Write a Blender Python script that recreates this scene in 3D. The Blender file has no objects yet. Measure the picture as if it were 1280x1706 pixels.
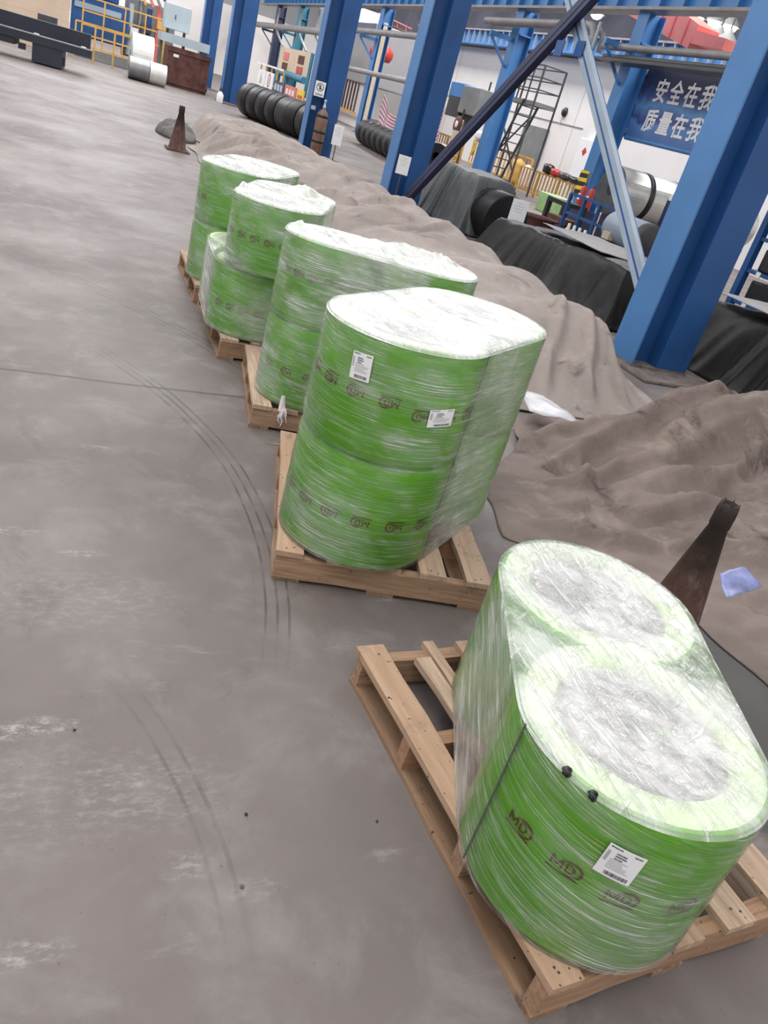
import bpy, math, random
import numpy as np
from mathutils import Vector, Matrix

SC = bpy.context.scene
COL = SC.collection
rnd = random.Random(7)

# ------------------------------------------------------------------ camera
FPX, PPX, PPY, CAMH = 1300.0, 640.0, 853.0, 1.6
RW = np.array([[0.91061, 0.058, 0.40917], [-0.32282, -0.51833, 0.79191], [0.25802, -0.85321, -0.45328]])
cam = bpy.data.cameras.new('camera')
cam.sensor_fit = 'HORIZONTAL'; cam.sensor_width = 36.0; cam.lens = FPX / 1280.0 * 36.0
cam.clip_start = 0.05; cam.clip_end = 300
camo = bpy.data.objects.new('camera', cam); COL.objects.link(camo)
M = Matrix.Identity(4)
for i in range(3):
    M[i][0] = RW[i, 0]; M[i][1] = -RW[i, 1]; M[i][2] = -RW[i, 2]
M[2][3] = CAMH
camo.matrix_world = M
SC.camera = camo

# ------------------------------------------------------------------ world, light, exposure
W = bpy.data.worlds.new('world'); SC.world = W; W.use_nodes = True
bg = W.node_tree.nodes['Background']
bg.inputs[0].default_value = (1.0, 0.975, 0.97, 1); bg.inputs[1].default_value = 0.80
SC.view_settings.view_transform = 'Standard'; SC.view_settings.look = 'None'
SC.view_settings.gamma = 1.0; SC.view_settings.exposure = 0.25
try: SC.view_settings.use_curve_mapping = False
except Exception: pass

def area_light(name, loc, size, power, rot=(0, 0, 0), color=(1, 1, 1)):
    l = bpy.data.lights.new(name, 'AREA'); l.shape = 'RECTANGLE'; l.size, l.size_y = size
    l.energy = power; l.color = color
    o = bpy.data.objects.new(name, l); COL.objects.link(o); o.location = loc; o.rotation_euler = rot
    return o
# unseen overhead lights; the last two added to brighten the far floor and wall
area_light('unseen_overhead_light', (-1.5, 6.0, 9.0), (5.0, 26.0), 1050, (0, math.radians(-8), 0), (1.0, 0.985, 0.98))
area_light('unseen_overhead_light', (1.0, 42.0, 9.5), (9.0, 36.0), 2900, (0, 0, 0), (1.0, 0.985, 0.98))  # added fill that brightens the far floor
area_light('unseen_overhead_light', (14.5, 33.0, 8.8), (3.0, 48.0), 4700, (0, math.radians(25), 0), (1.0, 0.98, 0.97))  # added below the ceiling to brighten the wall side

# ------------------------------------------------------------------ helpers
def ray(u, v): return RW @ np.array([u - PPX, v - PPY, FPX])
O0 = np.array([0, 0, CAMH])
def UX(u, v, x): r = ray(u, v); return O0 + r * (x / r[0])
def UY(u, v, y): r = ray(u, v); return O0 + r * (y / r[1])
def UZ(u, v, z=0.0): r = ray(u, v); return O0 + r * ((z - CAMH) / r[2])

_tab = np.random.RandomState(3).rand(256, 256)
def vnoise(x, y, s=0):
    x = np.asarray(x, float) + s * 17.31; y = np.asarray(y, float) + s * 9.73
    xi = np.floor(x).astype(int); yi = np.floor(y).astype(int); fx = x - xi; fy = y - yi
    fx = fx * fx * (3 - 2 * fx); fy = fy * fy * (3 - 2 * fy)
    g = lambda a, b: _tab[a % 256, b % 256]
    return (g(xi, yi) * (1 - fx) + g(xi + 1, yi) * fx) * (1 - fy) + (g(xi, yi + 1) * (1 - fx) + g(xi + 1, yi + 1) * fx) * fy
def fbm(x, y, s=0, o=4):
    t = 0; a = .5
    for k in range(o): t = t + a * vnoise(x * 2 ** k, y * 2 ** k, s + k); a *= .5
    return t
def sst(a, b, x): t = np.clip((x - a) / (b - a), 0, 1); return t * t * (3 - 2 * t)

class MB:
    def __init__(s): s.v = []; s.f = []; s.sm = []; s.uv = {}
    def add(s, vs, fs, smooth=False):
        n = len(s.v); s.v += [tuple(map(float, p)) for p in vs]
        for f in fs: s.f.append([i + n for i in f]); s.sm.append(smooth)
        return n
    def box(s, a, b, rz=0, c=None, jit=0):
        x0, y0, z0 = a; x1, y1, z1 = b
        vs = [(x, y, z) for z in (z0, z1) for y in (y0, y1) for x in (x0, x1)]
        if jit: vs = [tuple(q + rnd.uniform(-jit, jit) for q in p) for p in vs]
        if rz:
            c = c or ((x0 + x1) / 2, (y0 + y1) / 2); C, S = math.cos(rz), math.sin(rz)
            vs = [(c[0] + (x - c[0]) * C - (y - c[1]) * S, c[1] + (x - c[0]) * S + (y - c[1]) * C, z) for x, y, z in vs]
        s.add(vs, [(0, 2, 3, 1), (4, 5, 7, 6), (0, 1, 5, 4), (2, 6, 7, 3), (0, 4, 6, 2), (1, 3, 7, 5)]); return s
    def bar(s, p, q, w, h=None, up=(0, 0, 1)):
        """a square bar from p to q"""
        h = h or w; p = Vector(p); q = Vector(q); d = (q - p).normalized(); u = Vector(up)
        if abs(d.dot(u)) > .97: u = Vector((1, 0, 0))
        a = d.cross(u).normalized() * (w / 2); b = a.cross(d).normalized() * (h / 2)
        vs = [e + i * a + j * b for e in (p, q) for i, j in ((-1, -1), (1, -1), (1, 1), (-1, 1))]
        s.add(vs, [(0, 1, 2, 3), (7, 6, 5, 4), (0, 4, 5, 1), (1, 5, 6, 2), (2, 6, 7, 3), (3, 7, 4, 0)]); return s
    def tube(s, pts, r, n=10, cap=True):
        pts = [Vector(p) for p in pts]; rs = r if isinstance(r, (list, tuple)) else [r] * len(pts)
        base = len(s.v); prev = None; vs = []
        for i, p in enumerate(pts):
            d = (pts[min(i + 1, len(pts) - 1)] - pts[max(i - 1, 0)]).normalized()
            if prev is None:
                prev = Vector((0, 0, 1)) if abs(d.z) < .9 else Vector((1, 0, 0))
            a = (prev - d * prev.dot(d)).normalized(); b = d.cross(a); prev = a
            for k in range(n):
                t = 2 * math.pi * k / n; vs.append(p + (a * math.cos(t) + b * math.sin(t)) * rs[i])
        fs = [(i * n + k, i * n + (k + 1) % n, (i + 1) * n + (k + 1) % n, (i + 1) * n + k) for i in range(len(pts) - 1) for k in range(n)]
        s.add(vs, fs, True)
        if cap:
            s.add(vs[:n], [tuple(range(n))[::-1]]); s.add(vs[-n:], [tuple(range(n))])
        return s
    def lathe(s, c, prof, n=32, a0=0, axis='z', smooth=True):
        """prof: (radius, height) list"""
        vs = []
        for r, h in prof:
            for k in range(n):
                t = a0 + 2 * math.pi * k / n; x, y = r * math.cos(t), r * math.sin(t)
                vs.append((c[0] + x, c[1] + y, c[2] + h) if axis == 'z' else ((c[0] + x, c[1] + h, c[2] + y) if axis == 'y' else (c[0] + h, c[1] + x, c[2] + y)))
        fs = [(i * n + k, i * n + (k + 1) % n, (i + 1) * n + (k + 1) % n, (i + 1) * n + k) for i in range(len(prof) - 1) for k in range(n)]
        if axis == 'y': fs = [f[::-1] for f in fs]
        s.add(vs, fs, smooth); return s
    def disc(s, c, r, n=32, axis='z', flip=False):
        vs = []
        for k in range(n):
            t = 2 * math.pi * k / n; x, y = r * math.cos(t), r * math.sin(t)
            vs.append((c[0] + x, c[1] + y, c[2]) if axis == 'z' else ((c[0] + x, c[1], c[2] + y) if axis == 'y' else (c[0], c[1] + x, c[2] + y)))
        s.add(vs, [tuple(range(n))[::-1] if flip else tuple(range(n))]); return s
    def prism(s, poly, z0, z1):
        n = len(poly); vs = [(x, y, z0) for x, y in poly] + [(x, y, z1) for x, y in poly]
        s.add(vs, [tuple(range(n))[::-1], tuple(range(n, 2 * n))] + [(i, (i + 1) % n, n + (i + 1) % n, n + i) for i in range(n)]); return s
    def grid(s, X, Y, Z, smooth=True):
        h, w = X.shape; vs = list(zip(X.ravel(), Y.ravel(), Z.ravel()))
        fs = [(i * w + j, i * w + j + 1, (i + 1) * w + j + 1, (i + 1) * w + j) for i in range(h - 1) for j in range(w - 1)]
        s.add(vs, fs, smooth); return s
    def build(s, name, m, parent=None, bevel=0, local=False):
        me = bpy.data.meshes.new(name)
        off = Vector((0, 0, 0))
        q = None if local else parent
        while q is not None: off += q.location; q = q.parent
        me.from_pydata([(x - off.x, y - off.y, z - off.z) for x, y, z in s.v], [], s.f)
        me.polygons.foreach_set('use_smooth', s.sm)
        if m: me.materials.append(m)
        me.update()
        o = bpy.data.objects.new(name, me); COL.objects.link(o)
        if parent: o.parent = parent
        if bevel:
            b = o.modifiers.new('bevel', 'BEVEL'); b.width = bevel; b.segments = 2; b.limit_method = 'ANGLE'
        return o

def tag(o, label=None, cat=None, group=None, kind=None):
    if label: o['label'] = label
    if cat: o['category'] = cat
    if group: o['group'] = group
    if kind: o['kind'] = kind
    return o
def thing(name, loc, label, cat, group=None, rz=0):
    o = bpy.data.objects.new(name, None); COL.objects.link(o); o.location = loc; o.rotation_euler.z = rz
    o.empty_display_size = .1
    return tag(o, label, cat, group)
def one(name, mb, m, label, cat, group=None, bevel=0): return tag(mb.build(name, m, None, bevel), label, cat, group)
def struct(name, mb, m, parent=None):
    o = mb.build(name, m, parent)
    if parent is None: o['kind'] = 'structure'
    return o
def kids(o): return [c for c in ALL_KIDS.get(o.name, [])]
def copy_tree(o, parent=None):
    c = o.copy(); COL.objects.link(c); c.parent = parent
    for ch in [x for x in bpy.data.objects if x.parent == o]: copy_tree(ch, c)
    return c

# ------------------------------------------------------------------ materials
class NT:
    def __init__(s, name):
        s.m = bpy.data.materials.new(name); s.m.use_nodes = True; s.t = s.m.node_tree; s.t.nodes.clear()
        s.out = s.n('ShaderNodeOutputMaterial')
    def n(s, typ, ins=None, **kw):
        x = s.t.nodes.new(typ)
        for k, v in kw.items(): setattr(x, k, v)
        for k, v in (ins or {}).items():
            if isinstance(v, bpy.types.NodeSocket): s.t.links.new(v, x.inputs[k])
            else: x.inputs[k].default_value = v
        return x
    def math(s, op, a, b=0.0, c=0.0, clamp=False):
        return s.n('ShaderNodeMath', {0: a, 1: b, 2: c}, operation=op, use_clamp=clamp).outputs[0]
    def coord(s, scale=(1, 1, 1), kind='Object', rot=(0, 0, 0), loc=(0, 0, 0)):
        tc = s.n('ShaderNodeTexCoord')
        return s.n('ShaderNodeMapping', {'Vector': tc.outputs[kind], 'Scale': scale, 'Rotation': rot, 'Location': loc}).outputs[0]
    def noise(s, vec, scale=5, detail=4, rough=.55, dist=0):
        return s.n('ShaderNodeTexNoise', {'Vector': vec, 'Scale': scale, 'Detail': detail, 'Roughness': rough, 'Distortion': dist}).outputs[0]
    def ramp(s, fac, stops):
        r = s.n('ShaderNodeValToRGB', {'Fac': fac}); e = r.color_ramp.elements
        while len(e) < len(stops): e.new(.5)
        for i, (p, c) in enumerate(stops): e[i].position = p; e[i].color = (*c, 1) if len(c) == 3 else c
        return r.outputs[0]
    def rng(s, v, a, b, c=0.0, d=1.0):
        return s.n('ShaderNodeMapRange', {'Value': v, 'From Min': a, 'From Max': b, 'To Min': c, 'To Max': d}, interpolation_type='SMOOTHSTEP').outputs[0]
    def mix(s, f, a, b, blend='MIX'):
        x = s.n('ShaderNodeMix', data_type='RGBA', blend_type=blend)
        for k, v in ((0, f), (6, a), (7, b)):
            if isinstance(v, bpy.types.NodeSocket): s.t.links.new(v, x.inputs[k])
            else: x.inputs[k].default_value = v if k == 0 else (*v, 1)
        return x.outputs[2]
    def bump(s, h, strength=.3, dist=.01):
        return s.n('ShaderNodeBump', {'Height': h, 'Strength': strength, 'Distance': dist}).outputs[0]
    def pbr(s, col, rough=.5, metal=0, normal=None, spec=.5):
        ins = {'Base Color': col if isinstance(col, bpy.types.NodeSocket) else (*col, 1), 'Roughness': rough, 'Metallic': metal, 'Specular IOR Level': spec}
        if normal is not None: ins['Normal'] = normal
        p = s.n('ShaderNodeBsdfPrincipled', ins)
        return p
    def fin(s, sh): s.t.links.new(sh.outputs[0] if hasattr(sh, 'outputs') else sh, s.out.inputs[0]); return s.m

def paint(name, col, rough=.5, metal=0, var=.12, scale=6, bump=.1, spec=.5, grime=None):
    t = NT(name); v = t.coord()
    n = t.noise(v, scale, 5)
    a = tuple(c * (1 - var * 1.6) for c in col); b = tuple(min(1, c * (1 + var * 1.2)) for c in col)
    c = t.ramp(n, [(.3, a), (.7, b)])
    if grime:
        g = t.rng(t.noise(t.coord((1, 1, .35)), scale * 1.7, 6, .65), .52, .72)
        c = t.mix(g, c, grime)
    return t.fin(t.pbr(c, rough, metal, t.bump(t.noise(v, scale * 8, 3), bump, .004), spec))

def m_floor():
    t = NT('concrete_floor'); v = t.coord()
    n1 = t.noise(v, .7, 6, .6); n2 = t.noise(v, 3.2, 6, .65, .4); n3 = t.noise(v, 40, 3, .7)
    c = t.ramp(n1, [(.3, (.112, .093, .088)), (.55, (.155, .133, .127)), (.75, (.185, .165, .158))])
    c = t.mix(t.rng(n2, .45, .75), c, (.205, .186, .180))
    c = t.mix(t.rng(t.noise(t.coord((1.3, .8, 1), loc=(3, 1, 0)), 1.9, 7, .7, .6), .56, .66, 0, .55), c, (.105, .092, .088))
    # chalky pale scuffs, streaked across
    s1 = t.rng(t.noise(t.coord((.55, 2.4, 1), rot=(0, 0, .15)), 3.0, 8, .72, .5), .60, .76, 0, .55)
    c = t.mix(s1, c, (.36, .34, .335))
    sq = t.n('ShaderNodeSeparateXYZ', {0: t.n('ShaderNodeTexCoord').outputs['Object']})
    sn = t.rng(t.noise(t.coord((.7, 1.4, 1)), 34, 8, .8), .46, .66)
    for (sx, sy, rx, ry, am) in ((.055, 1.58, .10, .035, 1.0), (-.055, 1.56, .10, .03, .8), (-.12, 2.50, .14, .03, .8), (.17, 2.38, .08, .025, .8), (-.02, .98, .14, .03, .9), (.36, 1.13, .06, .04, .6), (.22, 3.2, .09, .03, .7), (.50, 1.05, .07, .03, .5), (.14, 2.12, .3, .16, .35), (.06, 1.36, .3, .16, .3), (.33, 1.35, .2, .12, .3)):
        g = t.math('ADD', t.math('POWER', t.math('DIVIDE', t.math('SUBTRACT', sq.outputs[0], sx), rx), 2), t.math('POWER', t.math('DIVIDE', t.math('SUBTRACT', sq.outputs[1], sy), ry), 2))
        c = t.mix(t.math('MULTIPLY', t.rng(g, .0, 1.8, am * .75, 0), sn), c, (.40, .38, .37))
    # tyre tracks: arcs of thin dark lines about a far centre
    sep = t.n('ShaderNodeSeparateXYZ', {0: t.n('ShaderNodeTexCoord').outputs['Object']})
    X, Y = sep.outputs[0], sep.outputs[1]
    wob = t.noise(v, 1.2, 2)
    def arc(cx, cy, r0, w, freq, y0, y1, amt, c):
        d = t.math('SQRT', t.math('ADD', t.math('POWER', t.math('SUBTRACT', X, cx), 2), t.math('POWER', t.math('SUBTRACT', Y, cy), 2)))
        e = t.math('ADD', t.math('SUBTRACT', d, r0), t.math('MULTIPLY', t.math('SUBTRACT', wob, .5), .03))
        band = t.math('MULTIPLY', t.rng(e, -w, -w * .8), t.rng(e, w * .8, w, 1, 0))
        ln = t.rng(t.math('SINE', t.math('MULTIPLY', e, freq)), .55, .95)
        yy = t.math('MULTIPLY', t.rng(Y, y0, y0 + .5), t.rng(Y, y1 - .6, y1, 1, 0))
        br = t.rng(t.noise(v, 7, 4), .35, .6, .25, 1)
        return t.mix(t.math('MULTIPLY', t.math('MULTIPLY', t.math('MULTIPLY', band, ln), yy), t.math('MULTIPLY', br, amt)), c, (.05, .044, .042))
    c = arc(-2.15, 2.65, 2.98, .075, 150, 1.7, 4.6, .8, c)
    c = arc(-4.6, 1.2, 6.55, .09, 120, 3.6, 7.5, .6, c)
    c = arc(-1.4, .9, 1.86, .05, 120, .8, 1.9, .45, c)
    # expansion joint
    j = t.math('ABSOLUTE', t.math('SUBTRACT', t.math('ADD', Y, t.math('MULTIPLY', t.math('SUBTRACT', t.noise(v, 1.5, 3), .5), .06)), 3.95))
    c = t.mix(t.rng(j, .006, .016, .75, 0), c, (.05, .045, .043))
    # darker ragged ellipse beside the front pallet
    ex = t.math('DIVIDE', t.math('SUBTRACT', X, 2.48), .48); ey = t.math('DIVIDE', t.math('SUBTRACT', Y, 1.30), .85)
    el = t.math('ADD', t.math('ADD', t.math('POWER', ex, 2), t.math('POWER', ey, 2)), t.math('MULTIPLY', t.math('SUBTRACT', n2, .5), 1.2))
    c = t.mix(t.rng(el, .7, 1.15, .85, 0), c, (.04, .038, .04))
    # grit
    c = t.mix(t.rng(t.noise(v, 90, 2, .5), .68, .78, 0, .6), c, (.06, .055, .05))
    h = t.math('ADD', t.math('MULTIPLY', n2, .6), t.math('MULTIPLY', n3, .25))
    rough = t.rng(n1, .3, .7, .62, .48)
    return t.fin(t.pbr(c, rough, 0, t.bump(h, .25, .006), .45))

def m_film(name, streak=1.0, base=.03, k=0.0, top=False, haze=1.0):
    """stretch film: a clear sheet with whitish stretch lines and painted glints along the wrap (uv = length along the wrap, height)"""
    t = NT(name)
    uv = t.n('ShaderNodeTexCoord').outputs['UV']
    sp = t.n('ShaderNodeSeparateXYZ', {0: uv}); U, V = sp.outputs[0], sp.outputs[1]
    def nz(su, sv, det, kk=0.0, off=0.0, rough=.6):
        y = t.math('MULTIPLY', t.math('ADD', V, t.math('MULTIPLY', U, kk)), sv)
        vec = t.n('ShaderNodeCombineXYZ', {0: t.math('MULTIPLY', U, su), 1: y, 2: off}).outputs[0]
        return t.noise(vec, 1.0, det, rough)
    if not top:
        fine = t.rng(nz(3.5, 210, 2, k, 1), .58, .66)
        fine2 = t.rng(nz(5, 120, 3, k + .03, 5), .59, .69)
        fine3 = t.rng(nz(2.2, 260, 2, k - .04, 9), .58, .68)
        mid = t.rng(nz(2.2, 30, 4, k * 1.3 + .02, 3), .46, .74)
        blot = t.rng(nz(3.2, 4.5, 4, .15, 7), .40, .64)
        blot2 = t.rng(nz(7, 9, 3, .2, 11), .40, .65)
        amp = t.math('MULTIPLY', t.math('ADD', t.math('MULTIPLY', blot, .42), .13), streak)
        f = t.math('MULTIPLY', t.math('MAXIMUM', fine, t.math('MAXIMUM', t.math('MULTIPLY', fine2, .8), t.math('MULTIPLY', fine3, .75))), amp)  # white streaks: stretch marks, with specular glints painted in as well
        f = t.math('ADD', f, t.math('MULTIPLY', t.math('MULTIPLY', mid, blot2), .26 * haze))
        f = t.math('ADD', f, t.math('ADD', t.math('MULTIPLY', blot, .13 * haze), base), clamp=True)
        h = t.math('ADD', t.math('ADD', fine, t.math('ADD', fine2, fine3)), t.math('MULTIPLY', nz(5, 14, 4, .3, 2), 3))
        lo = t.n('ShaderNodeAttribute', attribute_name='loose').outputs['Fac']
        f = t.math('ADD', f, t.math('MULTIPLY', lo, t.math('ADD', t.math('MULTIPLY', mid, .22), t.math('ADD', t.math('MULTIPLY', fine2, .30), .20))), clamp=True)
        bs, bd = .6, .005
    else:
        wr = t.rng(nz(70, 5, 3, .5, 1), .55, .66)
        wr2 = t.rng(nz(110, 8, 3, .9, 4), .57, .68)
        wr3 = t.rng(nz(9, 40, 4, -.5, 6), .56, .70)
        blot = t.rng(nz(6, 5, 5, .5, 8), .38, .62)
        f = t.math('ADD', t.math('MULTIPLY', wr, .30), t.math('ADD', t.math('MULTIPLY', wr2, .22), t.math('MULTIPLY', wr3, .18)))
        f = t.math('ADD', f, t.math('ADD', t.math('MULTIPLY', blot, .42), base), clamp=True)
        h = t.math('ADD', t.math('ADD', wr, t.math('ADD', wr2, wr3)), t.math('MULTIPLY', nz(12, 14, 5, .3, 2), 3))
        bs, bd = .6, .005
    bmp = t.bump(h, bs, bd)
    white = t.pbr((.84, .85, .84), .28, 0, bmp, .6)
    clear = t.n('ShaderNodeBsdfTransparent', {'Color': (.975, .985, .97, 1)})
    gl = t.n('ShaderNodeBsdfGlossy', {'Color': (1, 1, 1, 1), 'Roughness': .12, 'Normal': bmp})
    fr = t.n('ShaderNodeFresnel', {'IOR': 1.42, 'Normal': bmp}).outputs[0]
    cl = t.n('ShaderNodeMixShader', {0: t.math('MULTIPLY', fr, .9, clamp=True), 1: clear.outputs[0], 2: gl.outputs[0]})
    mx = t.n('ShaderNodeMixShader', {0: t.math('MINIMUM', f, .94), 1: cl.outputs[0], 2: white.outputs[0]})
    return t.fin(mx)

def m_wood(name, axis, col, dark, stain=.5):
    t = NT(name); sc = (1, 14, 14) if axis == 'x' else ((14, 1, 14) if axis == 'y' else (14, 14, 1))
    oi = t.n('ShaderNodeObjectInfo').outputs['Random']
    tc = t.n('ShaderNodeTexCoord').outputs['Object']
    off = t.n('ShaderNodeVectorMath', {0: tc, 1: t.n('ShaderNodeCombineXYZ', {0: t.math('MULTIPLY', oi, 37), 1: t.math('MULTIPLY', oi, 11), 2: t.math('MULTIPLY', oi, 53)}).outputs[0]}, operation='ADD').outputs[0]
    v = t.n('ShaderNodeMapping', {'Vector': off, 'Scale': sc}).outputs[0]
    g = t.noise(v, 4, 6, .65, .4); g2 = t.noise(v, 1.3, 4)
    c = t.ramp(g, [(.3, dark), (.62, col)])
    c = t.mix(t.rng(g2, .4, .7, 0, .7), c, tuple(x * .62 for x in col))
    c = t.mix(t.math('MULTIPLY', t.rng(oi, 0, 1, -.2, .55), 1, clamp=True), c, (col[0] * .75, col[1] * .62, col[2] * .52), 'MIX')
    c = t.mix(t.rng(t.noise(off, 5, 5, .7), .56, .72, 0, stain), c, (.07, .055, .045))
    c = t.mix(t.rng(t.noise(off, 60, 2, .5), .70, .74, 0, .9), c, (.02, .016, .014))
    return t.fin(t.pbr(c, .72, 0, t.bump(g, .5, .004), .3))

def m_tarp(name, col, col2, rough=.75, spec=.35, stains=.7, sc=1.0):
    t = NT(name); v = t.coord()
    n = t.noise(v, 1.1 * sc, 6, .62, .5); n2 = t.noise(v, 4 * sc, 6, .7, .4)
    c = t.ramp(n, [(.3, col2), (.68, col)])
    c = t.mix(t.rng(n2, .52, .74, 0, .55), c, tuple(min(1, x * 1.35) for x in col))
    c = t.mix(t.rng(t.noise(t.coord((1, 1, 1), loc=(5, 2, 1)), 1.9 * sc, 7, .7, .8), .55, .68, 0, stains), c, tuple(x * .35 for x in col2))
    c = t.mix(t.rng(t.noise(v, 30 * sc, 3, .6), .66, .74, 0, .35), c, tuple(x * .4 for x in col2))
    h = t.math('ADD', t.noise(v, 9, 6, .7, .6), t.math('MULTIPLY', t.noise(v, 60, 3), .25))
    return t.fin(t.pbr(c, rough, 0, t.bump(h, .4, .010), spec))

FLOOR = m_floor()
BLUE = paint('blue_paint', (.017, .080, .245), .45, 0, .10, 1.6, .08, .4, grime=(.016, .062, .18))  # darkened so the shade of the column sides sits in the colour
BLUE_PALE = paint('pale_blue_paint', (.30, .37, .46), .45, 0, .08, 2.0, .08)
BLUE_DARK = paint('dark_blue_paint', (.022, .030, .085), .45, 0, .12, 3, .08)
BLUE_BACK = paint('blue_paint_back', (.055, .20, .47), .45, 0, .10, 1.2, .05)
TEAL = paint('teal_paint', (.03, .20, .30), .45, 0, .12, 1.2, .05)
CONC = paint('plinth_concrete', (.16, .135, .125), .85, 0, .25, 8, .4, grime=(.08, .065, .06))
GREEN = paint('green_wrap', (.175, .520, .016), .38, 0, .10, 3.0, .15, .45)
CAPW = paint('pale_green_lip', (.74, .86, .62), .5, 0, .06, 8, .2)
def m_core():
    t = NT('coil_end_grey'); v = t.coord()
    n = t.noise(t.coord((1, 4, 1), rot=(0, 0, .7)), 8, 6, .7, .8)
    c = t.ramp(n, [(.26, (.14, .14, .145)), (.40, (.38, .37, .38)), (.66, (.56, .55, .56))])
    c = t.mix(t.rng(t.noise(v, 5, 5, .6), .62, .72, 0, .8), c, (.35, .55, .24))
    return t.fin(t.pbr(c, .6, 0, t.bump(n, .4, .01)))
CORE = m_core()
WOOD_X = m_wood('pallet_wood_cross', 'x', (.41, .265, .17), (.20, .115, .07))
WOOD_Y = m_wood('pallet_wood_long', 'y', (.52, .385, .285), (.29, .195, .135))
WOOD_D = m_wood('pallet_wood_dirty', 'y', (.34, .235, .16), (.14, .09, .06), .8)
TARP_B = m_tarp('brown_tarp', (.330, .285, .262), (.205, .170, .155))
TARP_N = m_tarp('stained_brown_tarp', (.245, .196, .174), (.112, .086, .075), .75, .35, .9, 1.0)
TARP_D = m_tarp('black_tarp', (.017, .016, .017), (.007, .007, .007), .42, .28, .5)
TARP_G = m_tarp('dark_grey_tarp', (.105, .118, .122), (.050, .058, .060), .5, .5, .4)
TARP_K = m_tarp('dusty_dark_tarp', (.16, .15, .145), (.075, .070, .068), .7, .3, .6)
TARP_LIT = m_tarp('lit_tarp_grey', (.30, .29, .30), (.20, .195, .20), .6, .4, .2)
def m_cone():
    t = NT('rusty_rubber'); v = t.coord()
    z = t.n('ShaderNodeSeparateXYZ', {0: v}).outputs[2]
    n = t.noise(v, 9, 6, .7)
    c = t.ramp(n, [(.3, (.062, .032, .026)), (.7, (.125, .070, .056))])
    c = t.mix(t.rng(t.noise(t.coord((1, 1, .4)), 14, 6, .7), .52, .70, 0, .8), c, (.20, .14, .12))
    e = t.math('ADD', z, t.math('MULTIPLY', t.math('SUBTRACT', t.noise(v, 6, 5, .7), .5), .55))
    c = t.mix(t.rng(e, .30, .50, 0, .92), c, (.024, .020, .018))
    return t.fin(t.pbr(c, .8, 0, t.bump(n, .5, .005), .3))
RUBBER = m_cone()
SOOT = paint('sooty_rubber', (.032, .026, .024), .8, 0, .4, 9, .5, .3, grime=(.075, .045, .035))
BLACK = paint('black_steel', (.012, .012, .015), .32, .0, .3, 4, .1, .6)
COILBLK = paint('black_strip_coil', (.007, .0065, .008), .42, 0, .3, 5, .15, .4)
COILEND = paint('coil_face_grey', (.075, .078, .085), .5, .2, .2, 5, .3)
STEEL = paint('bright_steel', (.74, .74, .71), .30, .55, .10, 3, .05)
STEEL_D = paint('dull_steel', (.30, .30, .31), .35, .8, .15, 3, .1)
GALV = paint('grey_pipe_paint', (.25, .24, .25), .5, .1, .12, 3, .1)
GREY_LT = paint('light_grey_paint', (.42, .50, .54), .5, 0, .05, 2, .05)
GREY_MID = paint('mid_grey_paint', (.20, .21, .21), .55, 0, .1, 2, .05)
GREY_DK = paint('dark_grey_paint', (.055, .058, .065), .5, 0, .15, 2, .05)
WALLW = paint('wall_panel_white', (.74, .715, .70), .7, 0, .04, .5, .03, .3)
WALLG = paint('wall_panel_grey', (.34, .34, .35), .7, 0, .05, .8, .03, .3)
ROOFD = paint('roof_dark', (.060, .062, .085), .8, 0, .3, .6, .1)
YEL = paint('yellow_paint', (.62, .36, .08), .5, 0, .15, 4, .1)
YEL_HI = paint('hazard_yellow', (.75, .52, .04), .5, 0, .08, 4, .05)
RED = paint('red_paint', (.50, .045, .035), .45, 0, .12, 4, .1)
CRANE_RED = paint('crane_red', (.62, .16, .14), .5, 0, .10, 1.5, .05)
RUST = paint('rust_brown', (.115, .048, .038), .7, 0, .3, 4, .4, .3, grime=(.05, .03, .026))
WHITE = paint('white_paper', (.78, .78, .80), .55, 0, .03, 6, .03)
PRINT = paint('print_black', (.05, .05, .06), .6)
PRINT_G = paint('print_grey', (.32, .32, .36), .6)
PRINT_P = paint('print_pale', (.52, .52, .56), .6)
CYLB = paint('cylinder_brown', (.20, .115, .085), .6, 0, .25, 6, .2, .4, grime=(.08, .05, .04))
INK = paint('brown_ink', (.16, .06, .012), .5, 0, .1, 20, .05)
INK_DK = paint('dark_ink', (.17, .065, .010), .5, 0, .1, 20, .05)
CREAM = paint('cream_board', (.60, .47, .36), .6, 0, .08, 1, .05)
CARTB = paint('cart_navy', (.020, .024, .040), .5, 0, .15, 1.5, .05)
CLOTHW = paint('white_cloth', (.74, .66, .68), .8, 0, .08, 3, .1)
CLOTHR = paint('red_cloth', (.42, .14, .20), .8, 0, .1, 3, .1)
BEIGE = paint('beige_post', (.55, .48, .36), .6, 0, .1, 2, .05)
GREENBOX = paint('pale_green_paint', (.30, .48, .20), .55, 0, .15, 3, .05)
def emit(name, col, k):
    t = NT(name); return t.fin(t.n('ShaderNodeEmission', {0: (*col, 1), 1: k}))
LAMP = emit('lamp_glow', (1, .98, 1), 4.0)
SEAM_SHADE = paint('seam_shade', (.10, .12, .09), .5)
FILM_SCRAP = paint('plastic_scrap', (.50, .50, .53), .35, 0, .15, 6, .3)
FILM_BLUE = paint('plastic_scrap_blue', (.22, .25, .48), .4, 0, .3, 9, .3)
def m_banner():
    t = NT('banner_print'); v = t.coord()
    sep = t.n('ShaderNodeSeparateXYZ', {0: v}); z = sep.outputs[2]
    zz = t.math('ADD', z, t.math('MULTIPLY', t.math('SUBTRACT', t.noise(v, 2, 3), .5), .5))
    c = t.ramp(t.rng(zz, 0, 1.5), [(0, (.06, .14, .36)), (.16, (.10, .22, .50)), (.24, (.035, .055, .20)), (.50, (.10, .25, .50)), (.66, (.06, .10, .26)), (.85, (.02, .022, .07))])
    return t.fin(t.pbr(c, .5))
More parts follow.
